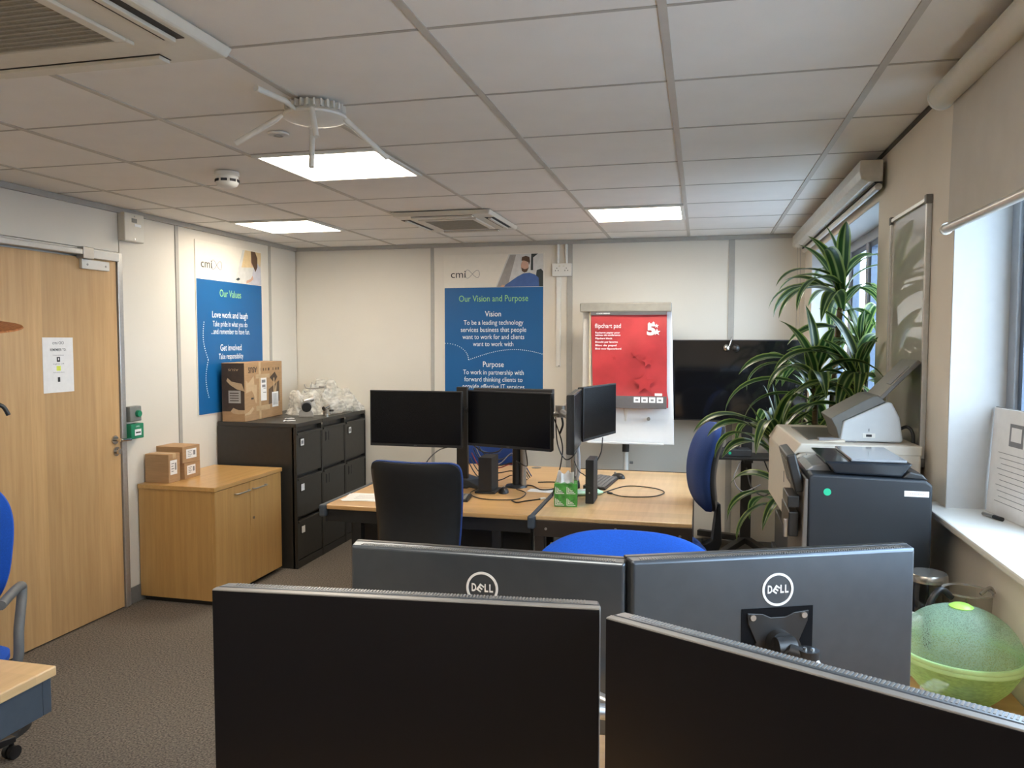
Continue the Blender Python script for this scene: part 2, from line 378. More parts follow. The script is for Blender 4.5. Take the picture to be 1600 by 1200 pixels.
# ---------------------------------------------------------------- ceiling lights
def light(x0, x1, y0, y1, label):
    cx, cy = (x0+x1)/2, (y0+y1)/2
    t = thing('ceiling_light', label, 'light', (cx, cy, H), group=None)
    a, b = (x1-x0)/2-.008, (y1-y0)/2-.006; g = G()
    for q in ((-a, a, -b, -b+.022), (-a, a, b-.022, b), (-a, -a+.022, -b+.022, b-.022), (a-.022, a, -b+.022, b-.022)): g.box(*q, -.010, .018)
    g.obj('frame', M_white, t, .002)
    bx('diffuser', M_lampd, t, -a+.022, a-.022, -b+.022, b-.022, -.004, .012)
    return t
def cell(i, j): return gx[i], gx[i+1], gy0+.552*j, gy0+.552*(j+1)
light(*cell(3, 2), 'square lit ceiling panel light beside the white wireless hub with antennas')
light(*cell(1, 5), 'square lit ceiling panel light nearest the left wall, above the filing cabinets')
light(*cell(5, 5), 'square lit ceiling panel light at the far right, in front of the flipchart')
light(*cell(3, -4), 'square lit ceiling panel light behind the camera in the room centre')
light(*cell(5, -3), 'square lit ceiling panel light above the near desk with four monitors')
light(*cell(6, -6), 'square lit ceiling panel light behind the camera by the window wall')

# air conditioning cassettes
def cassette(x0, x1, y0, y1, gr, label, dz=.03):
    cx, cy = (x0+x1)/2, (y0+y1)/2; a, b = (x1-x0)/2, (y1-y0)/2
    t = thing('air_conditioner', label, 'air conditioner', (cx, cy, H))
    g = G(); A = [g.v(p) for p in ((-a, -b, -.004), (a, -b, -.004), (a, b, -.004), (-a, b, -.004))]
    B = [g.v(p) for p in ((-a+.012, -b+.012, -dz), (a-.012, -b+.012, -dz), (a-.012, b-.012, -dz), (-a+.012, b-.012, -dz))]
    g.loft([A, B]); g.obj('panel', M_offw, t, .006)
    gx_, gy_ = gr
    g = G()
    for q in ((-gx_-.03, gx_+.03, -gy_-.03, -gy_), (-gx_-.03, gx_+.03, gy_, gy_+.03), (-gx_-.03, -gx_, -gy_, gy_), (gx_, gx_+.03, -gy_, gy_)): g.box(*q, -dz-.010, -dz)
    g.obj('grille_frame', M_offw, t, .003)
    bx('grille', mat('filter_mesh_grey', (.27, .25, .20), .8, var=.15, scale=120), t, -gx_, gx_, -gy_, gy_, -dz-.006, -dz)
    n = int(2*gy_/.022); g = G()
    for k in range(n):
        y = -gy_+(k+.5)*2*gy_/n; g.box(-gx_, gx_, y-.003, y+.003, -dz-.009, -dz-.006)
    o = g.obj('grille_louvres', mat('louvre_grey', (.36, .335, .28), .7), t); tag(o, kind='stuff')
    for sx, sy, L in ((1, 0, b*.62), (-1, 0, b*.62), (0, 1, a*.62), (0, -1, a*.62)):
        ox, oy = sx*(a*.86), sy*(b*.86); w_ = .030
        if sx: q = (ox-w_, ox+w_, -L, L); fq = (ox-.008, ox+.010, -L+.005, L-.005)
        else: q = (-L, L, oy-w_*.8, oy+w_*.8); fq = (-L+.002, L-.002, oy-w_*.8+.003, oy+w_*.8-.003)
        s_ = bx('outlet_slot', mat('slot_dark', (.03, .027, .022), .6), t, *q, -dz-.0015, -dz+.001)
        bx('air_flap', M_offw, s_, *fq, -dz-.012, -dz-.0016, .002)
    return t
cassette(-2.11, -1.235, 1.05, 1.92, (.235, .235), 'large cream ceiling air conditioning cassette at the near top left corner', .032)
cassette(-1.87, -1.235, 4.56, 5.30, (.16, .20), 'small cream ceiling air conditioning cassette near the back wall', .03)
# odd closure plate beside the near cassette
# wireless hub
hb = thing('wireless_hub', 'round white wireless hub with drooping stick antennas on the ceiling', 'wireless hub', (-1.262, 2.43, H))
G().lathe([(.001, -.066), (.05, -.064), (.085, -.058), (.104, -.050), (.106, -.044), (.10, -.036), (.085, -.030), (.080, -.006), (.001, -.006)], 40).obj('body', M_white, hb, smooth=35)
g = G()
for k in range(28):
    a = 2*PI*k/28; g.at(Matrix.Rotation(a, 4, 'Z')).box(.083, .100, -.003, .003, -.030, -.008)
o = g.obj('vent_fins', M_white, hb); tag(o, kind='stuff')
bx('bracket', M_satin, hb, -.03, .03, -.03, .03, -.006, -.001)
for p0, p1, tip in (((-.02, -.10, -.045), (-.03, -.14, -.03), (-.043, -.29, -.034)), ((-.09, -.055, -.045), (-.11, -.06, -.06), (-.245, -.085, -.137)),
                    ((-.05, .06, -.06), (-.04, .055, -.075), (-.035, .035, -.20)), ((.09, .02, -.045), (.10, .03, -.055), (.185, .17, -.15)), ((.03, -.09, -.045), (.045, -.11, -.05), (.07, -.13, -.145))):
    G().tube([p0, p1, tip], .009, 10, 1, rs=lambda t: .006 if t < .5 else .0095).obj('antenna', M_white, hb, smooth=50)
sd = thing('smoke_detector', 'white smoke detector hanging under the ceiling left of the lights', 'smoke detector', (-2.17, 3.30, H))
G().lathe([(.001, -.003), (.055, -.003), (.056, -.020), (.050, -.024), (.050, -.030)], 32).obj('base', M_white, sd, smooth=35)
G().lathe([(.050, -.030), (.052, -.052), (.044, -.066), (.025, -.074), (.001, -.075)], 32).obj('cap', M_white, sd, smooth=40)
for k in range(8):
    a = 2*PI*k/8+.3; G().at(Matrix.Rotation(a, 4, 'Z')).box(.048, .0535, -.014, .014, -.050, -.038).obj('vent', M_ink, sd)
dp = thing('ceiling_sensor', 'flat round white sensor disc in the ceiling below the wireless hub', 'sensor', (-1.575, 2.735, H))
G().lathe([(.001, -.002), (.040, -.002), (.039, -.008), (.030, -.010), (.001, -.010)], 32).obj('plate', M_white, dp, smooth=35)
G().lathe([(.012, -.010), (.019, -.0125), (.012, -.0125)], 24).obj('ring', M_strip, dp)

# ---------------------------------------------------------------- left wall fittings
t = thing('alarm_sounder', 'cream wall box with a small screen above the door corner', 'wall box', (XL, 4.13, 2.31), PI/2)
bx('body', M_offw, t, -.085, .085, -.05, 0, -.085, .085, .006)
bx('display', M_gsw, t, -.025, .02, -.0515, -.05, .03, .055); bx('badge', M_wtext, t, .0, .055, -.0515, -.05, .008, .024)
for z in (-.068, .068): G().cyl((.0, -.0515, z), (.0, -.05, z), .005, n=10).obj('screw', M_satin, t)
t = thing('exit_button', 'grey exit switch with a round green push button beside the door', 'switch', (XL, 4.105, 1.178), PI/2)
bx('body', M_gsw, t, -.050, .050, -.045, 0, -.046, .046, .005)
G().cyl((.015, -.045, -.0), (.015, -.062, 0), .022, .019, 24).obj('push_button', M_green, t, smooth=40)
t = thing('call_point', 'green emergency door release box below the exit switch', 'call point', (XL, 4.105, 1.072), PI/2)
bx('body', M_green, t, -.055, .055, -.055, 0, -.046, .046, .005)
bx('window_plate', M_wtext, t, -.026, .030, -.0565, -.055, -.026, .012)
bx('arrow_print', M_ink, t, -.018, .022, -.058, -.0565, -.012, -.004); text('OPEN', M_wtext, t, (0, -.0565, .029), .009)
# notice on the door
t = thing('door_notice', 'white paper notice taped to the wooden door', 'notice', (XL+.0145, 3.553, 1.494), PI/2)
bx('sheet', M_paper, t, -.104, .104, -.0012, 0, -.149, .149)
text('cmi', M_ink, t, (-.02, -.0016, .119), .018, .034); text('00', M_inkg, t, (.022, -.0016, .119), .018, .036)
text('REMEMBER TO:', M_ink, t, (0, -.0016, .082), .014, .11, bold=.01)
for z, s_ in ((.053, 'Close windows'), (.006, 'Lights off'), (-.040, 'Lock all the doors')): text(s_, M_inkg, t, (0, -.0016, z), .007, .075)
for z, m_, w_ in ((.030, M_ink, .011), (-.018, mat('yellow_print', (.72, .80, .10), .6), .014), (-.079, M_ink, .008)): bx('pictogram', m_, t, -w_, w_, -.0018, -.0012, z-.013, z+.013)
bx('pictogram_detail', M_paper, t, -.003, .003, -.002, -.0018, .026, .038)

def dots(parent, pts, y, m, r=.0036, name='dotted_line'):
    g = G()
    for x, z in pts: g.f([g.v((x+r*math.cos(a*PI/3), y, z+r*math.sin(a*PI/3))) for a in range(6)])
    o = g.obj(name, m, parent); tag(o, kind='stuff')
def hearts(parent, x, z, s_, m):
    """two looped outlines after the cmi letters"""
    g = G()
    P = []
    for k in range(41):
        a = 2*PI*k/40; P.append((x+s_*1.25*math.cos(a)*(1.0), -.0078, z+s_*.62*math.sin(2*a)*1.0*(1 if math.cos(a) > 0 else 1.15)))
    g.tube(P, .0016, 5, 1); g.obj('logo_loops', m, parent)
SKIN = mat('printed_skin', (.55, .33, .24), .6); HAIR = mat('printed_hair', (.10, .055, .03), .6)
SHIRT = mat('printed_shirt', (.055, .12, .32), .6); PALE = mat('printed_pale', (.60, .60, .58), .6); GREYP = mat('printed_grey', (.33, .31, .29), .6)
BLUSH = mat('printed_warm', (.66, .50, .28), .6); DRK = mat('printed_dark', (.03, .04, .04), .6)
def flat(name, parent, pts, m, y): return G().poly([(p[0], y, p[1]) for p in pts]).obj(name, m, parent)
def oval(cx, cz, rx, rz, n=18): return [(cx+rx*math.cos(2*PI*k/n), cz+rz*math.sin(2*PI*k/n)) for k in range(n)]
def poster(loc, rz, label, zt=2.325, zb=1.10, zblue=2.057):
    t = thing('wall_poster', label, 'poster', loc, rz)
    bx('board', M_posterw, t, -.42, .42, -.006, 0, zb, zt, .001)
    bx('blue_field', M_poster, t, -.413, .413, -.0072, -.006, zb+.005, zblue)
    text('cmi', M_ink, t, (-.295, -.0075, 2.165), .062, .125, bold=.0); hearts(t, -.175, 2.168, .048, M_inkg)
    return t
pb = poster((-1.642, YB, 0), 0, 'tall blue poster on the back wall headed Our Vision and Purpose')
Y0 = -.0078
text('Our Vision and Purpose', M_gtext, pb, (0, Y0, 1.966), .052, .58)
text('Vision', M_wtext, pb, (0, Y0, 1.842), .046, .135, bold=.004)
for z, s_, w_ in ((1.772, 'To be a leading technology', .50), (1.714, 'services business that people', .55), (1.656, 'want to work for and clients', .52), (1.598, 'want to work with', .34)): text(s_, M_wtext, pb, (0, Y0, z), .040, w_)
text('Purpose', M_wtext, pb, (0, Y0, 1.432), .046, .175, bold=.004)
for z, s_, w_ in ((1.367, 'To work in partnership with', .51), (1.309, 'forward thinking clients to', .49), (1.251, 'provide effective IT services', .52)): text(s_, M_wtext, pb, (0, Y0, z), .040, w_)
P = [(-.41+.20*math.sin(PI/2*k/14), 1.474+.13*math.cos(PI/2*k/14)) for k in range(15)]
P += [(-.205+.61*k/38, 1.47+.085*math.sin(PI*(k/38)*.80)) for k in range(39)]
dots(pb, P, Y0, M_wtext, .0038)
# printed photograph of a man at a desk
flat('photo_print', pb, [(.02, 2.06), (.13, 2.32), (.413, 2.32), (.413, 2.06)], PALE, -.0066)
flat('photo_print', pb, [(.03, 2.06), (.14, 2.315), (.19, 2.315), (.12, 2.06)], GREYP, -.0069)
flat('photo_print', pb, [(.315, 2.32), (.37, 2.32), (.33, 2.29), (.33, 2.19), (.31, 2.19)], DRK, -.0069)
flat('photo_print', pb, [(.34, 2.06), (.36, 2.19), (.395, 2.20), (.412, 2.18), (.412, 2.06)], DRK, -.0070)
flat('photo_print', pb, [(.09, 2.06), (.10, 2.075), (.20, 2.14), (.25, 2.165), (.30, 2.17), (.345, 2.155), (.375, 2.13), (.38, 2.06)], SHIRT, -.0072)
flat('photo_print', pb, oval(.262, 2.225, .032, .048), SKIN, -.0073)
flat('photo_print', pb, [(.235, 2.265), (.24, 2.295), (.27, 2.305), (.30, 2.295), (.305, 2.26), (.298, 2.23), (.290, 2.255), (.255, 2.268)], HAIR, -.0074)
flat('photo_print', pb, [(.234, 2.212), (.238, 2.185), (.258, 2.172), (.28, 2.178), (.297, 2.215), (.285, 2.205), (.262, 2.198), (.248, 2.204)], HAIR, -.0074)
flat('photo_print', pb, [(.06, 2.062), (.09, 2.058), (.10, 2.072), (.075, 2.078)], SKIN, -.0074)
pl = poster((XL, 5.192, 0), PI/2, 'tall blue poster on the left wall headed Our Values')
text('Our Values', M_gtext, pl, (-.01, Y0, 1.967), .055, .27)
text('Love work and laugh', M_wtext, pl, (-.015, Y0, 1.811), .048, .45, bold=.004)
text('Take pride in what you do', M_wtext, pl, (-.015, Y0, 1.745), .042, .44); text('...and remember to have fun.', M_wtext, pl, (-.01, Y0, 1.69), .042, .49)
text('Get involved', M_wtext, pl, (-.015, Y0, 1.572), .048, .27, bold=.004); text('Take responsibility', M_wtext, pl, (-.015, Y0, 1.508), .042, .31)
P = [(-.338-.030*math.sin(PI*k/17)+.04*k/17, 1.755-.262*k/17) for k in range(18)]+[(-.298-.030*math.sin(PI*k/17)-.0*k/17, 1.485-.262*k/17) for k in range(18)]
dots(pl, P, Y0, M_wtext, .0045)
flat('photo_print', pl, [(.05, 2.06), (.16, 2.315), (.413, 2.315), (.413, 2.06)], PALE, -.0066)
flat('photo_print', pl, [(.14, 2.18), (.19, 2.315), (.413, 2.315), (.413, 2.27), (.40, 2.20)], BLUSH, -.0069)
flat('photo_print', pl, [(.27, 2.315), (.33, 2.315), (.36, 2.27), (.36, 2.20), (.33, 2.16), (.30, 2.20), (.275, 2.23)], HAIR, -.0074)
flat('photo_print', pl, oval(.29, 2.235, .022, .036), SKIN, -.0073)
flat('photo_print', pl, [(.24, 2.06), (.28, 2.12), (.31, 2.20), (.36, 2.23), (.40, 2.20), (.412, 2.10), (.412, 2.06)], mat('printed_blouse', (.50, .50, .56), .6), -.0072)
flat('photo_print', pl, [(.20, 2.062), (.205, 2.085), (.26, 2.10), (.29, 2.13), (.30, 2.10), (.25, 2.075)], SKIN, -.0075)
flat('photo_print', pl, [(.06, 2.085), (.10, 2.10), (.12, 2.09), (.09, 2.075)], DRK, -.0073)

# sockets and trunking on the back wall
t = thing('double_socket', 'white double plug socket high on the back wall beside the blue poster', 'socket', (-1.077, YB, 2.186))
bx('back_box', M_white, t, -.078, .078, -.032, 0, -.050, .050, .004)
for sx in (-.038, .038):
    for dx, dz in ((0, .012), (-.011, -.006), (.011, -.006)): bx('pin_hole', M_ink, t, sx+dx-.003, sx+dx+.003, -.0326, -.032, dz-.004, dz+.004)
    bx('rocker', M_offw, t, sx*.45-.008, sx*.45+.008, -.035, -.032, .022, .036, .001)
for x in (-.032, .034):
    g = G().cyl((x, -.014, .05), (x, -.014, H-2.186-.031), .011, n=12).obj('conduit', M_white, t, smooth=50)
t = thing('cable_trunking', 'narrow white cable trunking running down the wall under the socket', 'trunking', (-1.105, YB, 1.42))
bx('channel', M_white, t, -.019, .019, -.016, 0, 0, .71, .002); bx('lid', M_white, t, -.014, .014, -.019, -.016, .004, .706, .001)
G().cyl((.008, -.019, .006), (.008, -.0205, .006), .004, n=10).obj('screw', M_ink, t)

# ---------------------------------------------------------------- blinds
def blind(y0, y1, drop, label, zt=2.355, xc=XR-.055, r=.036):
    t = thing('roller_blind', label, 'blind', (xc, y1, zt))
    L = y1-y0
    if drop > .1:
        g = G().cyl((0, -L, 0), (0, 0, 0), r, n=32); g.obj('roller', M_offw, t, smooth=40)
        G().cyl((0, 0, 0), (0, .008, 0), r*1.08, n=32).obj('end_cap', M_white, t, smooth=40)
        n = 24; g = G(); A = []
        for k in range(n+1):
            y = -L+.02+(L-.06)*k/n; A.append([g.v((r*.55+.004*math.sin(k*.9+z*5), y, -z)) for z in (r*.5, drop*.35, drop*.7, drop)])
        for a, b in zip(A, A[1:]):
            for q in range(3): g.f([a[q], a[q+1], b[q+1], b[q]])
        g.obj('fabric', M_blindf, t, smooth=60)
        G().cyl((r*.55, -L, -drop-.006), (r*.55, -.012, -drop-.006), .0135, n=20).obj('bottom_rail', M_alupipe, t, smooth=40)
        G().cyl((r*.55, -.012, -drop-.006), (r*.55, -.002, -drop-.006), .018, n=20).obj('rail_cap', M_offw, t, smooth=40)
    else:
        g = G().prism([(-.045, .045), (.045, .045), (.045, -.045), (-.01, -.045), (-.04, -.03), (-.048, 0)], -L, 0, 'xz'); g.obj('cassette', M_alupipe, t, .004)
        g = G().prism([(-.048, .047), (.047, .047), (.047, -.047), (-.012, -.049), (-.044, -.034), (-.052, 0)], 0, .02, 'xz'); g.obj('end_cap', M_offw, t, .008)
        G().cyl((.028, -L, -.066), (.028, -.03, -.066), .014, n=20).obj('bottom_rail', M_alupipe, t, smooth=40)
        bx('fabric', M_blackr, t, .012, .044, -L, -.03, -.052, -.0455)
        for q, dy in ((-.06, .02), (.015, .035)):
            G().tube([(q*.3, .022 if dy > .03 else -.02, 0), (q*.3+.002, dy-.05, -.3), (q*.3, dy-.06, -.75)], .0022, 6).obj('pull_cord', M_satin, t)
    return t
blind(.40, 2.60, .385, 'grey roller blind pulled part way down over the near right window')
blind(3.55, 5.98, 0, 'rolled up blind in its white housing above the far window behind the plant', 2.335, XR-.062).rotation_euler = (0, 0, 0)

# ---------------------------------------------------------------- whiteboard
t = thing('whiteboard', 'narrow glossy whiteboard in a silver frame on the pier between the windows', 'whiteboard', (XR, 3.14, 1.66), -PI/2)
bx('board', M_board2, t, -.248, .248, -.010, -.001, -.435, .435)
g = G()
for q in ((-.262, -.247, -.45, .45), (.247, .262, -.45, .45), (-.247, .247, -.45, -.435), (-.247, .247, .435, .45)): g.box(q[0], q[1], -.018, -.0005, q[2], q[3])
g.obj('frame', M_alu, t, .002)
for sx in (-1, 1):
    for sz in (-1, 1): bx('corner_cap', M_base, t, sx*.254-.013, sx*.254+.013, -.021, -.0002, sz*.442-.015, sz*.442+.015, .002)

# ---------------------------------------------------------------- storage along the left wall
t = thing('wooden_cupboard', 'low beech cupboard with two doors standing against the left wall', 'cupboard', (XL+.012, 4.15, 0))
W_, D_, Z_ = .535, .775, .735
g = G(); g.box(0, W_-.02, 0, .018, .03, Z_-.027); g.box(0, W_-.02, D_-.018, D_, .03, Z_-.027); g.box(0, .012, .018, D_-.018, .03, Z_-.027); g.box(.012, W_-.02, .018, D_-.018, .03, .048)
g.obj('carcass', M_cab, t, .001)
bx('plinth', M_blackm, t, .02, W_-.045, .02, D_-.02, 0, .03)
bx('top', M_cabtop, t, 0, W_+.006, -.008, D_+.008, Z_-.027, Z_, .003)
for y0, y1, hy in ((.002, D_/2-.0015, D_/2-.10), (D_/2+.0015, D_-.002, D_/2+.10)):
    d = bx('door', M_cab, t, W_-.0195, W_, y0, y1, .034, Z_-.030, .0015)
    g = G().tube([(W_, hy-.075, .655), (W_+.022, hy-.070, .655), (W_+.024, hy, .655), (W_+.022, hy+.07, .655), (W_, hy+.075, .655)], .005, 8, 4); g.obj('handle', M_satin, d, smooth=50)
    if y0 > .1: G().cyl((W_, y0+.03, .46), (W_+.006, y0+.03, .46), .009, n=14).obj('lock', M_steel, d)
# black filing cabinets
FW_ = .392
def filing(y0, label, labels):
    t = thing('filing_cabinet', label, 'filing cabinet', (XL+.012, y0, 0), group='black filing cabinets along the left wall')
    D = XL+.012; D = -2.765-D; Z = 1.04; w2 = FW_-.004
    g = G(); g.box(0, D-.022, 0, .006, .0, Z-.03); g.box(0, D-.022, w2-.006, w2, .0, Z-.03); g.box(0, .006, .006, w2-.006, .0, Z-.03); g.box(D-.045, D-.035, .006, w2-.006, .055, Z-.03)
    g.box(.006, D-.004, .006, w2-.006, .0, .055)
    g.obj('carcass', M_filing, t); bx('top', M_filing, t, 0, D, 0, w2, Z-.03, Z, .003)
    g = G(); g.box(D-.035, D-.001, 0, .010, .0, Z-.03); g.box(D-.035, D-.001, w2-.010, w2, .0, Z-.03); g.obj('front_frame', M_filing, t)
    hs = [(.06, .355), (.365, .660), (.670, .985)]
    for k, (z0, z1) in enumerate(hs):
        d = bx('drawer', M_filing, t, D-.034, D-.004, .013, w2-.013, z0, z1-.012, .004)
        bx('pull_lip', M_filing, d, D-.026, D+.006, .016, w2-.016, z1-.030, z1-.014, .003)
        zc = z1-.085
        if labels[k]:
            bx('label_holder', M_blackm, d, D-.004, D-.0005, .055, .115, zc-.032, zc+.032, .001)
            bx('label_card', M_paper, d, D-.0005, D+.0008, .062, .108, zc-.024, zc+.024)
            if k == 2: bx('label_print', M_inkg, d, D+.0008, D+.0012, .070, .098, zc-.012, zc+.012)
        else:
            for yy in (.055, .105): bx('holder_slot', M_ink, d, D-.0045, D-.002, yy, yy+.008, zc-.035, zc+.035)
            bx('holder_blank', M_filing, d, D-.004, D-.001, .068, .100, zc-.030, zc+.030, .001)
    G().cyl((D-.004, w2-.008, Z-.035), (D+.003, w2-.008, Z-.035), .009, n=14).obj('lock', M_steel, t)
    return t
filing(4.98, 'nearest black three-drawer filing cabinet, under the large cardboard carton', (1, 1, 1))
filing(4.98+FW_, 'middle black three-drawer filing cabinet between two alike', (1, 0, 0))
filing(4.98+2*FW_, 'farthest black three-drawer filing cabinet, in the corner by the back wall', (1, 0, 1))

def carton(name, loc, rz, sx, sy, sz, label, labels=(), group=None):
    t = thing(name, label, 'box', loc, rz, group)
    bx('body', M_kraft, t, -sx/2, sx/2, -sy/2, sy/2, 0, sz, .002)
    bx('tape', M_tape, t, -sx/2-.0006, sx/2+.0006, -.02, .02, sz-.03, sz+.0006)
    for nm, a in labels: bx(nm, M_paper, t, *a)
    return t
CX = -3.30
def lbl(t, x, y0, y1, z0, z1):
    o = bx('shipping_label', M_paper, t, x, x+.001, y0, y1, z0, z1)
    w_ = y1-y0
    for k in range(4): bx('label_print', M_inkg, o, x+.001, x+.0014, y0+w_*.15, y0+w_*(.45+.12*(k % 2)), z0+(z1-z0)*(.2+.18*k), z0+(z1-z0)*(.26+.18*k))
    bx('barcode', M_inkg, o, x+.001, x+.0015, y0+w_*.68, y0+w_*.88, z0+(z1-z0)*.3, z0+(z1-z0)*.8)
t = thing('small_carton', 'tall small cardboard box nearest the door on the cupboard top', 'box', (-3.30, 4.26, .7352), 0, 'small cardboard boxes on the cupboard')
bx('body', M_kraft, t, -.085, .085, -.055, .055, 0, .18, .002); lbl(t, .085, -.040, .025, .05, .14); bx('tape', M_tape, t, -.086, .0856, -.016, .016, .150, .1806)
t = thing('small_carton', 'small flat cardboard box lying lower in the pair on the cupboard', 'box', (-3.305, 4.43, .7352), .04, 'small cardboard boxes on the cupboard')
bx('body', M_kraft, t, -.095, .095, -.085, .085, 0, .105, .002); lbl(t, .095, -.06, .03, .025, .085)
t = thing('small_carton', 'small cardboard box stacked on top of another on the cupboard', 'box', (-3.305, 4.42, .8414), -.03, 'small cardboard boxes on the cupboard')
bx('body', M_kraft, t, -.10, .10, -.085, .085, 0, .105, .002); lbl(t, .10, -.05, .05, .025, .085)

# large carton, printed and taped (upside down lettering)
bc = thing('monitor_carton', 'large taped cardboard monitor carton with dark end on the nearest filing cabinet', 'box', (-3.180, 5.0, 1.0405), .055)
LX, LY, LZ = .178, .575, .425    # depth (x), length (y), height
bx('body', M_kraft, bc, -LX, 0, 0, LY, 0, LZ, .003)
bx('dark_end_print', M_kraftd, bc, -LX+.001, -.001, -.0012, 0, .075, LZ-.002)
RX = (PI/2, 0, PI/2)
text('ASUS', M_kraftd, bc, (.0012, .115, LZ-.052), .042, .125, rot=(PI/2, PI, PI/2), bold=.02)
text('ASUS', M_tape, bc, (-.085, -.002, LZ-.05), .016, .08, rot=(PI/2, PI, 0))
for k, (y, w_) in enumerate(((.235, .012), (.272, .016), (.31, .014), (.35, .03), (.425, .010), (.47, .02), (.505, .026))): bx('print_mark', M_kraftd, bc, 0, .001, y, y+w_*.7, LZ-.066, LZ-.046)
g = G().prism([(.355, .10), (.525, .115), (.525, .275), (.355, .215)], 0, .0012, 'yz'); g.obj('picture_print', mat('card_print_mid', (.12, .075, .045), .7), bc)
g = G().prism([(.375, .305), (.445, .26), (.495, .305), (.455, .345)], 0, .0012, 'yz'); g.obj('picture_print', M_kraftd, bc)
g = G().prism([(.43, .30), (.445, .30), (.448, .19), (.46, .23), (.485, .265), (.465, .15), (.43, .145)], .0012, .002, 'yz'); g.obj('torn_strip', M_tape, bc)
for z0, z1, y0, y1 in ((.0, LZ, .205, .235), (.065, .10, .16, .37), (LZ-.12, LZ-.09, .16, .37)): bx('tape', M_tape, bc, .0, .0022, y0, y1, z0, z1)
bx('tape', M_tape, bc, -LX, .002, .20, .24, LZ-.0, LZ+.001)
tear = mat('torn_card', (.52, .37, .22), .8)
for P_ in ([(.02, .30), (.05, .275), (.13, .325), (.14, .26), (.175, .26), (.17, .12), (.15, .13), (.13, .19), (.10, .22), (.07, .215), (.02, .205)],):
    G().prism(P_, 0, .0014, 'yz').obj('torn_patch', tear, bc)
G().prism([(-.13, .315), (-.10, .29), (-.02, .275), (-.0, .22), (-.06, .235), (-.11, .265), (-.14, .295)], -.0024, -.0012, 'xz').obj('torn_patch', tear, bc)
G().prism([(-.11, .075), (-.09, .10), (-.05, .085), (0, .085), (0, .06), (-.05, .055), (-.09, .06)], -.0024, -.0012, 'xz').obj('torn_patch', tear, bc)
G().prism([(.0, .055), (.06, .07), (.11, .10), (.13, .085), (.08, .05), (.0, .045)], 0, .0014, 'yz').obj('torn_patch', tear, bc)
bx('recycle_mark', M_ink, bc, 0, .0018, .092, .125, .155, .168)
o = bx('shipping_label', M_paper, bc, .0022, .0032, .232, .318, .135, .305)
for z0, z1, y0, y1 in ((.27, .292, .245, .30), (.235, .255, .25, .30), (.225, .230, .27, .31), (.193, .199, .265, .31)): bx('label_print', M_inkg, o, .0032, .0036, y0, y1, z0, z1)
o = bx('barcode_label', M_paper, bc, .0014, .0024, .405, .505, .075, .19)
for k in range(6): bx('barcode', M_inkg, o, .0024, .0028, .418+.013*k, .418+.013*k+.005, .09, .18)
o = bx('end_label', mat('dull_label', (.40, .38, .34), .6), bc, -.125, -.03, -.0026, -.0012, .135, .225)
for k in range(4): bx('label_print', M_kraftd, o, -.115, -.045, -.003, -.0026, .15+.018*k, .156+.018*k)

# crumpled plastic bags with monitor arm parts on the cabinets
M_bag = see_through('cloudy_plastic_film', (.85, .84, .80), .60, .25, .45, 9, .6)
def bag(loc, r, s_, seed, label, rot=(0, 0, 0)):
    bm = bmesh.new(); bmesh.ops.create_icosphere(bm, subdivisions=5, radius=1)
    for v in bm.verts:
        p = v.co.normalized(); q = p*1.6+Vector((seed*7.1, seed*3.3, seed))
        n1 = noise.noise(q*.9)*.45; n2 = (.5-abs(noise.noise(Vector((q.x*1.0, q.y*1.0, q.z*.5))))*2)*.38; n3 = (.5-abs(noise.noise(Vector((q.x*2.2, q.y*2.2, q.z*.8))))*2)*.09; n4 = 0
        p = p*(1+n1+n2+n3+n4); v.co = Vector((p.x*r[0], p.y*r[1], max(p.z*r[2], -r[2]*.0)))
    g = G(); g.bm.free(); g.bm = bm
    o = g.obj('plastic_bag', M_bag, None, smooth=60, loc=loc); o.rotation_euler = rot
    return tag(o, label, 'plastic bag', 'crumpled plastic bags on the filing cabinets')
bag((-3.08, 5.66, 1.042), (.13, .13, .17), 0, 1, 'leftmost crumpled clear plastic bag behind the metal arm parts')
bag((-2.95, 5.78, 1.042), (.14, .17, .16), 0, 2, 'middle crumpled clear plastic bag in front of the heap on the cabinets')
bag((-3.06, 5.97, 1.042), (.20, .15, .22), 0, 3, 'tallest crumpled clear plastic bag at the back corner of the cabinets')
bag((-2.88, 6.02, 1.042), (.105, .11, .15), 0, 4, 'rightmost crumpled clear plastic bag hanging over the farthest cabinet edge')
t = thing('metal_arm_part', 'grey curved monitor arm bracket beside the large carton on the cabinets', 'bracket', (-2.93, 5.44, 1.041), .5)
g = G().prism([(-.06, 0), (.05, 0), (.05, .03), (.03, .06), (-.02, .07), (-.055, .045)], -.02, .02, 'xz'); g.obj('body', M_satin, t, .004)
G().cyl((.0, -.03, .075), (.0, .05, .085), .036, n=28).obj('hub', M_black, t, smooth=40)
G().lathe([(.030, 0), (.042, .0), (.042, .03), (.030, .03)], 28, (0, 0, 0)).obj('clamp_ring', M_satin, t, smooth=40, loc=(0, .04, .085), rot=(PI/2, 0, 0))
G().cyl((-.02, .03, .115), (.05, .05, .135), .018, n=14).obj('spring_tube', M_satin, t, smooth=40)
t = thing('metal_arm_part', 'small shiny chrome clamp on the cabinet top in front of the bags', 'bracket', (-2.84, 5.585, 1.041), -.2)
G().cyl((0, 0, 0), (0, 0, .05), .026, n=24).obj('body', M_steel, t, smooth=40)
G().cyl((0, -.03, .055), (0, .03, .07), .018, n=18).obj('hub', M_steel, t, smooth=40); bx('jaw', M_black, t, -.035, .035, .02, .05, .03, .045, .003)
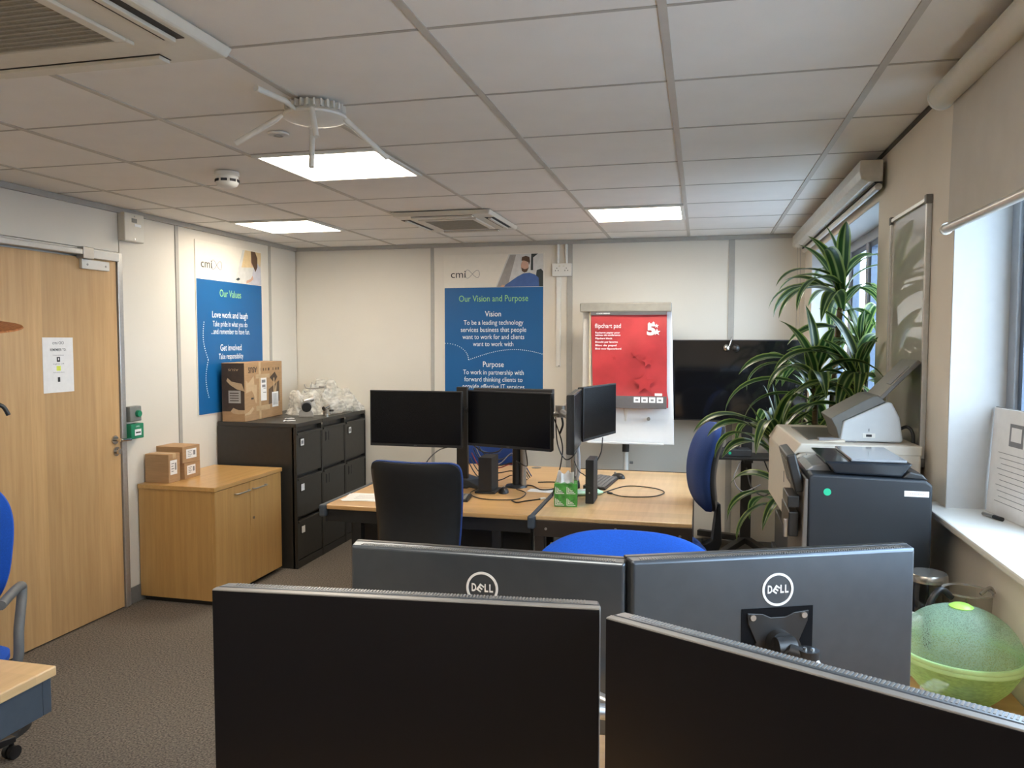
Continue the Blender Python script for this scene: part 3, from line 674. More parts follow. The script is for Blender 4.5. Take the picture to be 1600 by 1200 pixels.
for (x, y, s_) in ((-2.90, 5.10, 1), (-2.98, 5.25, .8)):
    t = thing('plastic_tie', 'cream twist of plastic %s' % ('at the front edge of the nearest cabinet top' if s_ == 1 else 'lying close to the large carton foot'), 'plastic tie', (x, y, 1.0402), .3)
    G().tube([(-.03*s_, 0, .004), (-.02*s_, .02, .006), (0, .005, .006), (.02*s_, .03, .006), (.05*s_, .03, .004)], .004*s_, 6).obj('strand', M_paper, t, smooth=50)
t = thing('bracket_on_bags', 'thin grey bracket lying on top of the plastic bag heap', 'bracket', (-3.02, 5.72, 1.245), .2)
g = G().tube([(-.07, 0, .03), (-.05, 0, 0), (.03, 0, 0), (.09, 0, .012)], .006, 8); g.tube([(-.02, 0, .0), (-.01, 0, .05)], .004); g.obj('arm', M_satin, t, smooth=50)
g = G().box(.05, .10, -.02, .02, .0, .02).obj('foot', M_satin, t, .005)

# ---------------------------------------------------------------- desks
def desk(name, label, x0, x1, y0, y1, m, frame, z=.72, legs=True, apron=.07, thick=.025, modesty=None, inset=.012, leg_in=0):
    t = thing(name, label, 'desk', (x0, y0, 0)); W, D = x1-x0, y1-y0
    bx('desktop', m, t, 0, W, 0, D, z-thick, z, .004)
    g = G(); q = inset
    for a in ((q, W-q, q, q+.03), (q, W-q, D-q-.03, D-q), (q, q+.03, q+.03, D-q-.03), (W-q-.03, W-q, q+.03, D-q-.03)): g.box(*a, z-thick-apron, z-thick)
    g.obj('frame', frame, t, .003)
    for xx in (q+leg_in, W-q-.05-leg_in):
        for yy in (q, D-q-.05): bx('leg', frame, t, xx+(.003 if xx < W/2 else -.003), xx+.05+(.003 if xx < W/2 else -.003), yy+(.003 if yy < D/2 else -.003), yy+.05+(.003 if yy < D/2 else -.003), 0, z-thick-.001, .003)
    if modesty:
        bx('modesty_panel', frame, t, q+.05, W-q-.05, modesty, modesty+.018, .03, z-thick-apron)
    return t
dA = desk('office_desk', 'beech desk in the middle of the room behind the black-backed chair', -2.03, -.835, 3.93, 4.718, M_desk, M_blackm, modesty=.24, leg_in=.16)
g = G()
for x in (-.005, 1.175): bx('edge_trim', M_slate, dA, x, x+.025, -.004, .788, .680, .7235, .004)
for x in (-.012, 1.168): bx('end_cap', M_slate, dA, x, x+.04, -.022, .02, .655, .7238, .010)
dB = desk('office_desk', 'beech desk beyond, pushed against the back of the middle desk', -2.03, -.835, 4.722, 5.51, M_desk, M_blackm, leg_in=.16)
G().cyl((.90, .765-.05, .72), (.90, .715, .7215), .035, n=24).obj('grommet', M_base, dB, smooth=40)
dC = desk('office_desk', 'pale-topped desk with a dark brown frame under the slim monitors on the right', -.828, -.030, 3.94, 5.47, M_deskp, M_brownm, apron=.085, thick=.022, inset=-.003)
bx('edge_strip', M_brownm, dC, 0, .798, 1.526, 1.53, .695, .724)
for x, z in ((.06, .655), (.74, .655), (.42, .672), (.09, .58)): G().cyl((x, -.003, z), (x, -.0065, z), .007, n=12).obj('bolt', M_satin, dC)
dD = desk('office_desk', 'near beech desk under the four dark monitors in the foreground', -.90, .335, .56, 2.05, M_desk, M_slate)
dE = desk('office_desk', 'pale desk corner with blue-grey frame at the lower left edge', -3.1, -1.743, 1.05, 1.787, M_deskp, M_slate, apron=.10, thick=.028, inset=.010, leg_in=.30)
# shelf unit beneath the right desk
t = thing('desk_pedestal', 'grey drawer pedestal standing under the pale-topped desk', 'pedestal', (-.78, 4.5, 0))
bx('body', M_gsw, t, 0, .30, .0, .45, .02, .55, .004); 
for k in range(3): bx('drawer', M_gsw, t, .008, .292, -.014, 0, .04+.17*k, .20+.17*k, .003)
# bowl cupboard under the window
cb = thing('window_cupboard', 'wooden cupboard below the window sill holding the green bowl', 'cupboard', (.352, .95, 0))
bx('carcass', M_cab, cb, .02, .384, .01, 1.40, .04, .762, .002); bx('plinth', M_blackm, cb, .04, .384, .03, 1.38, 0, .04)
bx('top', M_desk, cb, 0, .386, 0, 1.41, .762, .787, .003)
for k in range(3):
    d = bx('door', M_cab, cb, .004, .02, .012+.466*k, .472+.466*k, .05, .757, .0015); G().tube([(.004, .42+.466*k, .62), (-.018, .42+.466*k, .61), (-.018, .42+.466*k, .52), (.004, .42+.466*k, .51)], .005).obj('handle', M_satin, d)

# ---------------------------------------------------------------- monitors
M_pit = mat('recess_black', (.004, .004, .005), .9, spec=.1)
def monitor(name, label, loc, rz, W=.54, Hh=.322, dell=False, near=False, logo='', tilt=0, group=None, vesa=True):
    """centre of the screen at loc; the screen faces local -y, the back +y"""
    t = thing(name, label, 'monitor', loc, rot=(tilt, 0, rz), group=group)
    w, h = W/2, Hh/2
    bx('bezel', M_edge if near else M_black, t, -w, w, .0, .013, -h, h, .0015)
    cb_ = .014 if not near else .0
    if near: bx('screen', M_screen2, t, -w+.0012, w-.0012, -.0015, 0, -h+.0012, h-.0012, .0008)
    else:
        bx('screen', M_screen, t, -w+.007, w-.007, -.0008, 0.0, -h+.016, h-.007)
        if logo: text(logo, M_inkg if not near else M_logo, t, (0, -.0016, -h+.008), .006)
    # back shell: shallow stepped casing
    g = G(); A = []
    for y, dx, dz in ((.013, 0, 0), (.020, .0008, .0008), (.036, .003, .002), (.0400, .006, .005)):
        A.append([g.v((sx*(w-dx), y, sz*(h-dz))) for sx, sz in ((-1, -1), (1, -1), (1, 1), (-1, 1))])
    g.loft(A); g.obj('back_shell', M_dell if (dell or near) else M_blackr, t, .003)
    if dell or near:
        g = G(); n = 110
        for k in range(n):
            x = -w+.02+(W-.04)*(k+.5)/n; g.box(x-.0011, x+.0011, .0215, .0335, h-.008, h-.0005)
        o = g.obj('vent_ribs', M_edge, t); tag(o, kind='stuff')
        bx('vent_slot', M_ink, t, -w+.016, w-.016, .0195, .036, h-.010, h-.0042)
    if dell:
        z0 = h-.066; R_ = Matrix.Translation((0, .0402, z0))@Matrix.Rotation(-PI/2, 4, 'X')
        g = G().at(R_).lathe([(.0262, 0), (.0305, 0), (.0305, .0012), (.0262, .0012), (.0262, 0)], 56); g.obj('logo_ring', M_logo, t, smooth=40)
        BR = (PI/2, 0, PI)
        for ch, x in (('D', .0158), ('L', -.0078), ('L', -.0168)): text(ch, M_logo, t, (x, .0410, z0), .0145, .0090 if ch == 'D' else .0072, rot=BR, bold=.035, name='logo_letter')
        o = text('E', M_logo, t, (.0042, .0411, z0), .0135, .0100, rot=(PI/2, .60, PI), bold=.035, name='logo_letter')
    if vesa:
        g = G(); g.box(-.070, .070, .0402, .0412, -.070, .062); g.obj('mount_recess', M_pit, t)
        g = G().prism([(-.060, .055), (-.030, .052), (-.015, .045), (.015, .045), (.030, .052), (.060, .055), (.058, .035), (.042, 0), (.058, -.035), (.060, -.055), (-.060, -.055), (-.058, -.035), (-.042, 0), (-.058, .035)], .0412, .0445, 'xz')
        g.obj('mount_plate', M_satin if name == 'slim_monitor' else M_black, t, .001)
        for sx in (-1, 1):
            for sz in (-1, 1): G().cyl((sx*.050, .0445, sz*.047), (sx*.050, .048, sz*.047), .0055, n=12).obj('screw', M_satin, t)
    return t
def span(p, q, z, **k):
    """place a monitor so that its edge seen on the left is p and on the right is q (both x, y)"""
    ax, ay = p; bx_, by = q; rz = math.atan2(by-ay, bx_-ax)
    return (((ax+bx_)/2, (ay+by)/2, z), rz, math.hypot(bx_-ax, by-ay))
# near pair, screens towards the camera
l, r, W = span((-.665, .955), (-.123, 1.005), 1.12); monitor('desk_monitor', 'large dark monitor screen nearest the camera, left of the near pair', l, r, W, .322, near=True, dell=False, group='near pair of monitors with screens towards the camera')
l, r, W = span((-.1125, .975), (.370, .735), 1.12); monitor('desk_monitor', 'large dark monitor screen slanting out of view at the lower right', l, r, W, .322, near=True, group='near pair of monitors with screens towards the camera')
# far pair, backs towards the camera: the back lies at y+.04, so build with p, q swapped
def back_span(p, q, z, off=.040):
    ax, ay = p; bx_, by = q; d = Vector((bx_-ax, by-ay)).normalized(); nrm = Vector((-d.y, d.x))*off
    return (((ax+bx_)/2+nrm.x, (ay+by)/2+nrm.y, z), math.atan2(ay-by, ax-bx_), math.hypot(bx_-ax, by-ay))
l, r, W = back_span((-.652, 1.372), (-.122, 1.372), 1.0785); monitor('back_monitor', 'grey monitor seen from behind with round DELL logo, left of the pair', l, r, W, .322, dell=True, group='pair of monitors showing their backs and round logos')
l, r, W = back_span((-.115, 1.368), (.400, 1.588), 1.0835); monitor('back_monitor', 'blue-lit monitor seen from behind with round DELL logo and exposed mount, right of the pair', l, r, W, .322, dell=True, group='pair of monitors showing their backs and round logos')
# middle desks
l, r, W = span((-1.836, 4.15), (-1.287, 4.15), 1.187); monitor('desk_monitor', 'black monitor on the left of the middle desk, nearest the filing cabinets', l, r, W, .318, logo='AOC')
l, r, W = span((-1.280, 4.235), (-.770, 4.085), 1.192); monitor('desk_monitor', 'black monitor turned slightly on the right side of the middle desk', l, r, W, .315, logo='AOC')
l, r, W = back_span((-1.452, 4.93), (-.912, 4.90), 1.158); monitor('desk_monitor', 'black monitor mostly hidden behind the middle pair, facing the back wall', l, r, W, .318)
l, r, W = span((-.628, 4.30), (-.496, 4.76), 1.218); monitor('slim_monitor', 'small black monitor seen obliquely in front of the flipchart', l, r, W, .305, logo='AOC')
l, r, W = span((-.600, 3.80), (-.634, 4.27), 1.213); monitor('slim_monitor', 'small black monitor seen edge-on beside the silver arm', l, r, W, .300)

# monitor arms
t = thing('monitor_mount', 'black pole monitor arm behind the left monitor of the middle desk', 'monitor arm', (-1.44, 4.66, .7202))
bx('foot', M_black, t, -.06, .06, -.10, .04, 0, .010, .003); bx('post', M_blackm, t, -.035, .035, -.018, .018, .01, .62, .003)
g = G(); g.tube([(-.02, 0, .46), (-.10, -.15, .465), (-.12, -.46, .467)], .016, 10); g.cyl((-.02, 0, .43), (-.02, 0, .50), .04); g.obj('arm', M_black, t, smooth=50)
g = G(); g.tube([(.02, 0, .48), (.22, -.18, .472), (.39, -.42, .472)], .016, 10); g.obj('arm', M_black, t, smooth=50)
t = thing('monitor_mount', 'black pole monitor arm behind the right monitor of the middle desk', 'monitor arm', (-1.105, 4.70, .7202))
G().lathe([(.001, 0), (.07, 0), (.065, .012), (.03, .018)], 24).obj('foot', M_black, t, smooth=40)
G().cyl((0, 0, .01), (0, 0, .45), .024).obj('post', M_blackm, t, smooth=40); G().cyl((.045, 0, .005), (.045, 0, .33), .020).obj('side_tube', M_satin, t, smooth=40)
g = G().tube([(0, 0, .43), (-.02, .05, .44), (-.075, .178, .44)], .016, 10).obj('arm', M_black, t, smooth=50)
sa = thing('monitor_mount', 'silver pole monitor arm with clamp joints between the monitors and flipchart', 'monitor arm', (-.752, 4.75, .7202))
G().lathe([(.001, 0), (.040, 0), (.040, .018), (.034, .05), (.026, .075)], 24).obj('clamp_base', M_black, sa, smooth=40)
G().cyl((0, 0, .05), (0, 0, .56), .019).obj('post', M_satin, sa, smooth=40)
g = G(); g.cyl((0, 0, .485), (0, 0, .56), .034); g.tube([(0, 0, .52), (-.02, -.20, .52), (.0, -.42, .51), (.07, -.64, .505)], .017, 10); g.cyl((-.01, -.42, .478), (-.01, -.42, .545), .030); g.obj('arm', M_satin, sa, smooth=50)
g = G(); g.tube([(0, -.42, .50), (-.08, -.48, .49), (-.16, -.535, .485)], .015, 10); g.cyl((-.10, -.49, .46), (-.10, -.49, .52), .026); g.obj('arm', M_satin, sa, smooth=50)
bx('bracket_plate', M_alu, sa, .03, .10, -.475, -.469, .40, .56, .001)
g = G().tube([(.0, -.44, .48), (.008, -.45, .44), (-.004, -.455, .40), (-.01, -.455, .39)], .006, 8).obj('lever', M_black, sa, smooth=50)
g = G().tube([(.012, -.02, .35), (.03, -.03, .25), (.035, -.03, .12), (.02, -.02, .05)], .011, 8).obj('cable_sleeve', mat('grey_sleeve', (.35, .38, .44), .4), sa, smooth=50)
g = G(); g.tube([(0, 0, .50), (.08, -.06, .50), (.15, -.14, .50)], .015, 10); g.obj('arm', M_satin, sa, smooth=50)
# arm of the foreground monitors
fa = thing('monitor_mount', 'black and silver swing arm behind the blue-lit monitor back', 'monitor arm', (.02, 1.215, .7202))
G().lathe([(.001, 0), (.055, 0), (.055, .015), (.03, .03)], 28).obj('clamp_base', M_black, fa, smooth=40)
G().cyl((0, 0, .02), (0, 0, .34), .018).obj('post', M_satin, fa, smooth=40)
# mount position on the right back monitor: face normal points to the camera
C2 = Vector((.1425-.02, 1.478-1.215, 1.083-.7202)); nb = Vector((.393, -.92, 0)); c1 = C2+nb*.012
g = G(); g.cyl(C2+nb*.004, C2+nb*.022, .024); g.cyl(C2+nb*.030+Vector((-.016, -.006, 0)), C2+nb*.030+Vector((.016, .006, 0)), .018); g.cyl(C2+nb*.02, C2+nb*.05+Vector((0, 0, -.01)), .012); g.obj('knuckle', M_black, fa, smooth=40)
cp_ = C2+nb*.050+Vector((.030, 0, .006))
g = G(); g.cyl(cp_, cp_+Vector((0, 0, -.024)), .018); g.cyl(C2+nb*.045, cp_+Vector((-.004, 0, -.012)), .012); g.obj('pivot_cap', M_black, fa, smooth=40)
for dx in (-.006, .006): G().cyl(cp_+Vector((dx, 0, 0)), cp_+Vector((dx, 0, .003)), .0035, n=10).obj('screw', M_steel, fa)
a0 = cp_+Vector((.004, -.004, -.016))
g = G(); g.tube([a0, a0+Vector((.024, -.012, -.040)), a0+Vector((.040, -.03, -.085)), Vector((.12, .10, .24)), Vector((0, 0, .20))], .0115, 12); g.obj('arm', M_satin, fa, smooth=50)
g = G(); g.tube([(0, 0, .25), (-.12, .08, .28), (-.40, .135, .355)], .012, 10); g.obj('arm', M_satin, fa, smooth=50)
g = G(); g.tube([(0, 0, .30), (-.15, -.08, .36), (-.395, -.18, .40)], .012, 10); g.obj('arm', M_satin, fa, smooth=50)
g = G(); g.tube([(0, 0, .28), (.06, -.14, .34), (.125, -.305, .40)], .012, 10); g.obj('arm', M_satin, fa, smooth=50)

# ---------------------------------------------------------------- chairs
def pad(W, Hh, th, topw=1., botw=.8, curve=.05, lumbar=.03, n=20, m=44, p=3.0, back=0.0):
    """curved cushion: x across, z up, front towards +y (the sitter)"""
    g = G(); F, B = [], []
    for j in range(m+1):
        v = math.sin(PI/2*(-1+2*j/m)); rowF, rowB = [], []
        side = (botw+(topw-botw)*(v+1)/2)
        e = (1-abs(v)**p)**(1/p)
        wv = W/2*side*max(e, .02)
        for i in range(n+1):
            u = -1+2*i/n; x = wv*u; z = Hh/2*v
            y0 = curve*(x/(W/2))**2-lumbar*(1-v*v)*.0+lumbar*math.cos(v*1.7)
            edge = (1-abs(u)**4)*(1-abs(v)**6)
            rowF.append(g.v((x, y0+th*(.35+.65*edge), z))); rowB.append(g.v((x, y0-th*back, z)))
        F.append(rowF); B.append(rowB)
    for j in range(m):
        for i in range(n):
            g.f([F[j][i], F[j][i+1], F[j+1][i+1], F[j+1][i]]); g.f([B[j][i], B[j+1][i], B[j+1][i+1], B[j][i+1]])
        g.f([F[j][0], F[j+1][0], B[j+1][0], B[j][0]]); g.f([F[j][n], B[j][n], B[j+1][n], F[j+1][n]])
    for i in range(n):
        g.f([F[0][i], B[0][i], B[0][i+1], F[0][i+1]]); g.f([F[m][i], F[m][i+1], B[m][i+1], B[m][i]])
    return g
def chair(label, loc, rz, fab, seatz=.50, backz=.84, BH=.50, BW=.44, topw=1., botw=.82, p=4, th=.045, sth=-.028, arms=False, tilt=-.08, shell=M_black, backy=-.20, curve=.05, lumbar=.03):
    t = thing('office_chair', label, 'chair', loc, rz)
    o = pad(.46, .44, .055, 1, .92, .0, .0, p=4).obj('seat', fab, t, smooth=60); o.rotation_euler = (PI/2, 0, 0); o.location = (0, .04, seatz-.035); o.scale = (1, 1, -1)
    o.rotation_euler = (-PI/2, 0, 0); o.scale = (1, 1, 1); o.rotation_euler = (PI/2, 0, 0)
    bx('seat_shell', shell, t, -.20, .20, -.15, .23, seatz-.055, seatz-.036, .01)
    o = pad(BW, BH, th, topw, botw, curve, lumbar, p=p).obj('backrest', fab, t, smooth=60); o.location = (0, backy, backz); o.rotation_euler = (-tilt, 0, 0)
    o = pad(BW*.985, BH*.985, sth, topw, botw, curve, lumbar, p=p, back=0).obj('back_shell', shell, t, smooth=60); o.location = (0, backy-.001, backz); o.rotation_euler = (-tilt, 0, 0)
    g = G().prism([(backy-.045, backz-BH*.42), (backy-.028, backz-BH*.42), (backy-.005, seatz+.02), (-.06, seatz-.07), (-.08, seatz-.10), (backy-.03, seatz-.06), (backy-.055, seatz)], -.03, .03, 'yz'); g.obj('back_bar', shell, t, .004)
    bx('mechanism', M_black, t, -.08, .08, -.10, .10, seatz-.12, seatz-.056, .01)
    g = G(); g.cyl((0, 0, .09), (0, 0, .26), .028); g.cyl((0, 0, .25), (0, 0, seatz-.11), .016); g.obj('gas_lift', M_black, t, smooth=40)
    for k in range(5):
        a = 2*PI*k/5+.3; R_ = Matrix.Rotation(a, 4, 'Z')
        g = G().at(R_); A = []
        for r_, z_, w_, h_ in ((.0, .10, .03, .025), (.15, .092, .022, .018), (.30, .075, .016, .012)):
            A.append([g.v((r_, -w_, z_-h_)), g.v((r_, w_, z_-h_)), g.v((r_, w_, z_+h_)), g.v((r_, -w_, z_+h_))])
        l_ = g.loft(A).obj('leg', M_black, t, .004)
        g = G().at(R_@Matrix.Translation((.29, 0, 0))); g.cyl((0, -.022, .027), (0, -.004, .027), .026, n=16); g.cyl((0, .004, .027), (0, .022, .027), .026, n=16); g.cyl((0, 0, .03), (0, 0, .066), .010, n=10); g.obj('castor', M_black, l_, smooth=40)
    if arms:
        for sx in (-1, 1):
            G().tube([(sx*.21, .02, seatz-.045), (sx*.27, .02, seatz-.02), (sx*.275, .0, seatz+.10), (sx*.265, -.09, seatz+.20), (sx*.265, -.06, seatz+.235), (sx*.265, .16, seatz+.235)], .017, 10).obj('armrest', M_greypl, t, smooth=50)
    return t
chair('black-backed office chair pushed under the middle desk', (-1.297, 3.60, 0), 0.0, M_blued, .48, .815, .50, .445, 1.04, .90, p=9, backy=-.19, curve=.045)
chair('navy office chair seen side-on at the right end of the pale desk', (-.15, 4.42, 0), PI/2+.22, M_blued, .50, .93, .49, .42, .95, .9, p=3.4, backy=-.225, tilt=-.10, curve=.01, lumbar=.045, th=.075, sth=-.05)
chair('bright blue office chair whose top shows above the foreground monitors', (-.195, 2.05, 0), PI, M_blue, .50, .845, .47, .60, 1.02, .9, p=2.7, backy=-.20)
chair('blue office chair behind the middle desks against the back wall', (-1.54, 5.60, 0), PI, M_blued, .48, .83, .46, .44, 1, .9, p=5, backy=-.20)
chair('blue office chair with grey armrests cut off by the left edge', (-2.62, 2.14, 0), PI+.55, M_blue, .49, .84, .52, .50, 1, .8, p=2.6, arms=True, backy=-.22, shell=M_greypl)

# ---------------------------------------------------------------- things on the middle desks
DT = .7202
def tower(name, label, loc, w_, d_, h_, foot=True, ports=True):
    t = thing(name, label, 'computer', loc)
    bx('case', M_blackr, t, -w_/2, w_/2, 0, d_, .012 if foot else 0, h_, .003)
    if foot: bx('foot', M_blackr, t, -w_/2-.022, w_/2+.022, -.005, d_, 0, .0118, .003)
    if ports:
        bx('usb_port', M_ink, t, -w_/4, w_/4, -.001, .0, h_*.35, h_*.39); G().cyl((0, 0, h_*.25), (0, -.0012, h_*.25), .004, n=10).obj('power_button', M_satin, t)
    return t
tower('mini_computer', 'small black upright computer on a stand on the middle desk', (-1.235, 4.44, DT), .082, .16, .215, ports=False)
tower('mini_computer', 'small black upright computer beside the keyboard on the pale desk', (-.592, 4.30, DT), .046, .17, .245, foot=False)
def mouse(label, loc, rz):
    bm = bmesh.new(); bmesh.ops.create_uvsphere(bm, u_segments=20, v_segments=12, radius=1)
    for v in bm.verts: v.co = Vector((v.co.x*.032, v.co.y*.055, max(v.co.z, 0)*.034*(1-.15*v.co.y)))
    t = thing('computer_mouse', label, 'mouse', loc, rz)
    g = G(); g.bm.free(); g.bm = bm; g.obj('body', M_black, t, smooth=50)
    G().cyl((-.003, .028, .030), (.003, .028, .030), .008, n=14).obj('scroll_wheel', M_satin, t)
mouse('black mouse with its cable coiled around it on the middle desk', (-1.135, 4.50, DT), .2)
mouse('dark mouse on the pale desk near its back edge', (-.52, 5.16, DT), .9)
def keyboard(label, loc, rz, L=.44, D=.14):
    t = thing('keyboard', label, 'keyboard', loc, rz)
    g = G().prism([(-D/2, 0), (D/2, 0), (D/2, .022), (-D/2, .010)], -L/2, L/2, 'yz'); g.obj('base', M_black, t, .002)
    g = G(); th = math.atan2(.012, D); R_ = Matrix.Translation((0, -D/2, .010))@Matrix.Rotation(th, 4, 'X')
    g.at(R_); nx = 20
    for r_ in range(5):
        for c in range(nx):
            x = -L/2+.012+(L-.024)*c/nx; y = .012+(D-.024)*r_/5; g.box(x, x+(L-.024)/nx-.003, y, y+(D-.024)/5-.004, .0002, .005)
    o = g.obj('keys', M_base, t); tag(o, kind='stuff')
    return t
keyboard('black keyboard at the black chair on the middle desk', (-1.49, 4.22, DT), .12)
keyboard('dark keyboard lying end-on behind the small upright computer', (-.60, 4.93, DT), PI/2-.1, .42)
t = thing('desk_phone', 'dark wedge-shaped stand leaning flat beside the black keyboard', 'stand', (-1.37, 4.66, DT), -.65)
G().prism([(-.17, 0), (.17, 0), (.17, .012), (.02, .045), (-.17, .060)], -.055, .055, 'xz').obj('body', mat('dark_slate_plastic', (.03, .035, .04), .4), t, .006)
bx('lip', M_black, t, .155, .172, -.055, .055, .012, .022, .003)
t = thing('tissue_box', 'green patterned cube tissue box with tissue standing on the desk joint', 'tissue box', (-.715, 4.25, DT), .12)
M_tis = mat('tissue_box_green', (.06, .30, .05), .45, var=.35, scale=40)
bx('box', M_tis, t, -.062, .062, -.062, .062, 0, .128, .003)
for (a, b, cx_, cz_) in ((0, 0, -.032, .032), (0, 0, .030, .032), (0, 0, -.032, .096), (0, 0, .030, .096)):
    for k in range(3):
        s_ = .024-.008*k
        g = G(); g.box(cx_-s_, cx_+s_, -.0632, -.062, cz_-s_, cz_-s_+.0035); g.box(cx_-s_, cx_-s_+.0035, -.0632, -.062, cz_-s_+.0035, cz_+s_*.6); g.obj('chevron_print', M_paper, t)
for k in range(7):
    y = -.054+.018*k; g = G().at(Matrix.Translation((-.0622, y, .064))@Matrix.Rotation(.5 if k % 2 else -.5, 4, 'X')); g.box(-.0006, .0, -.002, .002, -.05, .05); g.obj('stripe_print', mat('gold_print', (.45, .38, .14), .5), t)
g = G(); A = []
for k in range(14):
    u = k/13; A.append([g.v((-.055+.10*u, -.035+.02*math.sin(k*1.3), .128)), g.v((-.050+.09*u+.01*math.sin(k), .005*math.cos(k*2.1), .165+.02*math.sin(k*.6))), g.v((-.045+.085*u, .03+.012*math.sin(k*1.7), .175+.012*math.sin(k*.8+1))), g.v((-.05+.10*u, .048, .130))])
for a, b in zip(A, A[1:]):
    for q in range(3): g.f([a[q], a[q+1], b[q+1], b[q]])
g.obj('tissue', M_paper, t, smooth=60)
t = thing('wipes_packet', 'pale green packet of wipes lying behind the tissue box', 'packet', (-.645, 4.56, DT), .5)
bm = bmesh.new(); bmesh.ops.create_uvsphere(bm, u_segments=24, v_segments=12, radius=1)
for v in bm.verts:
    p = v.co; q = lambda a: math.copysign(abs(a)**.6, a)
    v.co = Vector((q(p.x)*.10, q(p.y)*.055, max(0, (p.z+1)*.014+.004*noise.noise(p*3))))
g = G(); g.bm.free(); g.bm = bm; g.obj('pack', mat('pale_green_film', (.50, .78, .60), .35, var=.2, scale=20), t, smooth=60)
bx('flap', M_paper, t, -.035, .035, -.02, .02, .026, .0285, .002)
def papers(label, loc, rz, n=3, w_=.148, l_=.21):
    t = thing('paper_sheets', label, 'paper', loc, rz)
    for k in range(n): bx('sheet', M_paper, t, -w_+.0, w_-.0, -l_*.5, l_*.5, .0012*k, .0012*k+.001, rot=(0, 0, .12*k-.1))
    for k in range(4): bx('print_line', M_inkg, t, -.09, .06-.02*k, -.05+.03*k, -.046+.03*k, .0012*n, .0012*n+.0003)
papers('loose white papers on the left end of the middle desk', (-1.84, 4.17, DT), .1)
t = thing('paper_slip', 'small white slip of paper by the desk joint', 'paper', (-.93, 4.60, DT), -.1); bx('sheet', M_paper, t, -.075, .075, -.045, .045, 0, .0012)
def cable(label, pts, r=.0035, m=None, plug=None, name='cable'):
    o0 = Vector(pts[0]); t = thing(name, label, 'cable', tuple(o0)); P_ = [Vector(p)-o0 for p in pts]
    G().tube(P_, r, 6, 6).obj('cord', m or M_black, t, smooth=60)
    if plug is not None:
        e = P_[-1]; d = (P_[-1]-P_[-2]).normalized(); G().cyl(e, e+d*.035, r*2.2, n=10).obj('plug', plug, t)
Z = DT+.0042
cable('thin black cable looping over the pale desk with a loose plug end', [(-.58, 4.47, DT+.03), (-.56, 4.60, Z), (-.44, 4.86, Z), (-.28, 4.84, Z), (-.20, 4.72, Z), (-.26, 4.57, Z), (-.42, 4.53, Z), (-.50, 4.60, Z)], .0032, plug=M_slate)
cable('black cable coiled around the mouse on the middle desk', [(-1.30, 4.62, Z), (-1.32, 4.42, Z), (-1.22, 4.28, Z), (-1.08, 4.27, Z), (-1.00, 4.33, Z), (-1.00, 4.50, Z), (-1.08, 4.60, Z)], .0032)
cable('short cable with pale plugs beside the coiled mouse cable', [(-1.03, 4.27, Z), (-.99, 4.22, Z), (-.95, 4.27, Z), (-.88, 4.34, Z)], .004, plug=M_paper)
cable('black cable wandering across the middle desk towards the slip of paper', [(-1.13, 4.66, Z+.01), (-1.02, 4.74, Z), (-.93, 4.62, Z), (-.86, 4.68, Z), (-.88, 4.88, Z), (-1.0, 4.86, Z)], .0038)
cable('long cable looping below the silver arm down to the desk', [(-.80, 4.38, 1.20), (-.79, 4.39, 1.04), (-.745, 4.40, .95), (-.69, 4.41, .985), (-.665, 4.42, 1.08)], .0038)
cable('cable dropping from the silver arm towards the tissue box', [(-.81, 4.36, 1.20), (-.765, 4.40, 1.04), (-.775, 4.42, .92), (-.81, 4.45, .80), (-.83, 4.45, Z)], .0038)
cable('cable hanging from the oblique monitor to the small computer', [(-.545, 4.50, 1.07), (-.55, 4.48, .99), (-.575, 4.46, .93), (-.585, 4.455, .90)], .0034)
cable('cables behind the small computer to the silver pole', [(-.735, 4.66, .90), (-.69, 4.55, .86), (-.655, 4.50, .85), (-.62, 4.44, .84)], .0034)
cable('drooping cable under the right middle monitor', [(-1.28, 4.30, 1.04), (-1.22, 4.34, .985), (-1.14, 4.36, .985), (-1.07, 4.32, 1.04)], .0036)
cable('cable from the right middle monitor curving down to the pole', [(-.95, 4.25, 1.04), (-.96, 4.36, .93), (-1.0, 4.50, .885), (-1.09, 4.64, .89)], .0038)
cable('thin cable arcing left from the black post above the chair', [(-1.46, 4.62, .97), (-1.56, 4.58, .955), (-1.63, 4.52, .88), (-1.64, 4.48, .78)], .0034)
random.seed(5)
cols = [M_black, M_black, mat('red_cord', (.30, .03, .03), .5), M_black, mat('grey_cord', (.28, .28, .30), .5), M_black, mat('blue_cord', (.03, .07, .20), .5)]
names = ['lowest black', 'second black', 'red', 'looped black', 'grey', 'tall black', 'blue']
for k in range(7):
    a = random.uniform(-.02, .02); z1 = .76+.03*k
    cable('%s cord in the tangle between the two black posts' % names[k], [(-1.42+.01*k, 4.72, z1+.10), (-1.36+a, 4.74+.01*k, z1), (-1.24, 4.78+a, z1-.02+.02*math.sin(k)), (-1.16+a, 4.82, z1+.01*k*(-1)**k*.5+.01), (-1.08+.01*k, 4.76, DT+.01+.008*k)], .0036, cols[k])

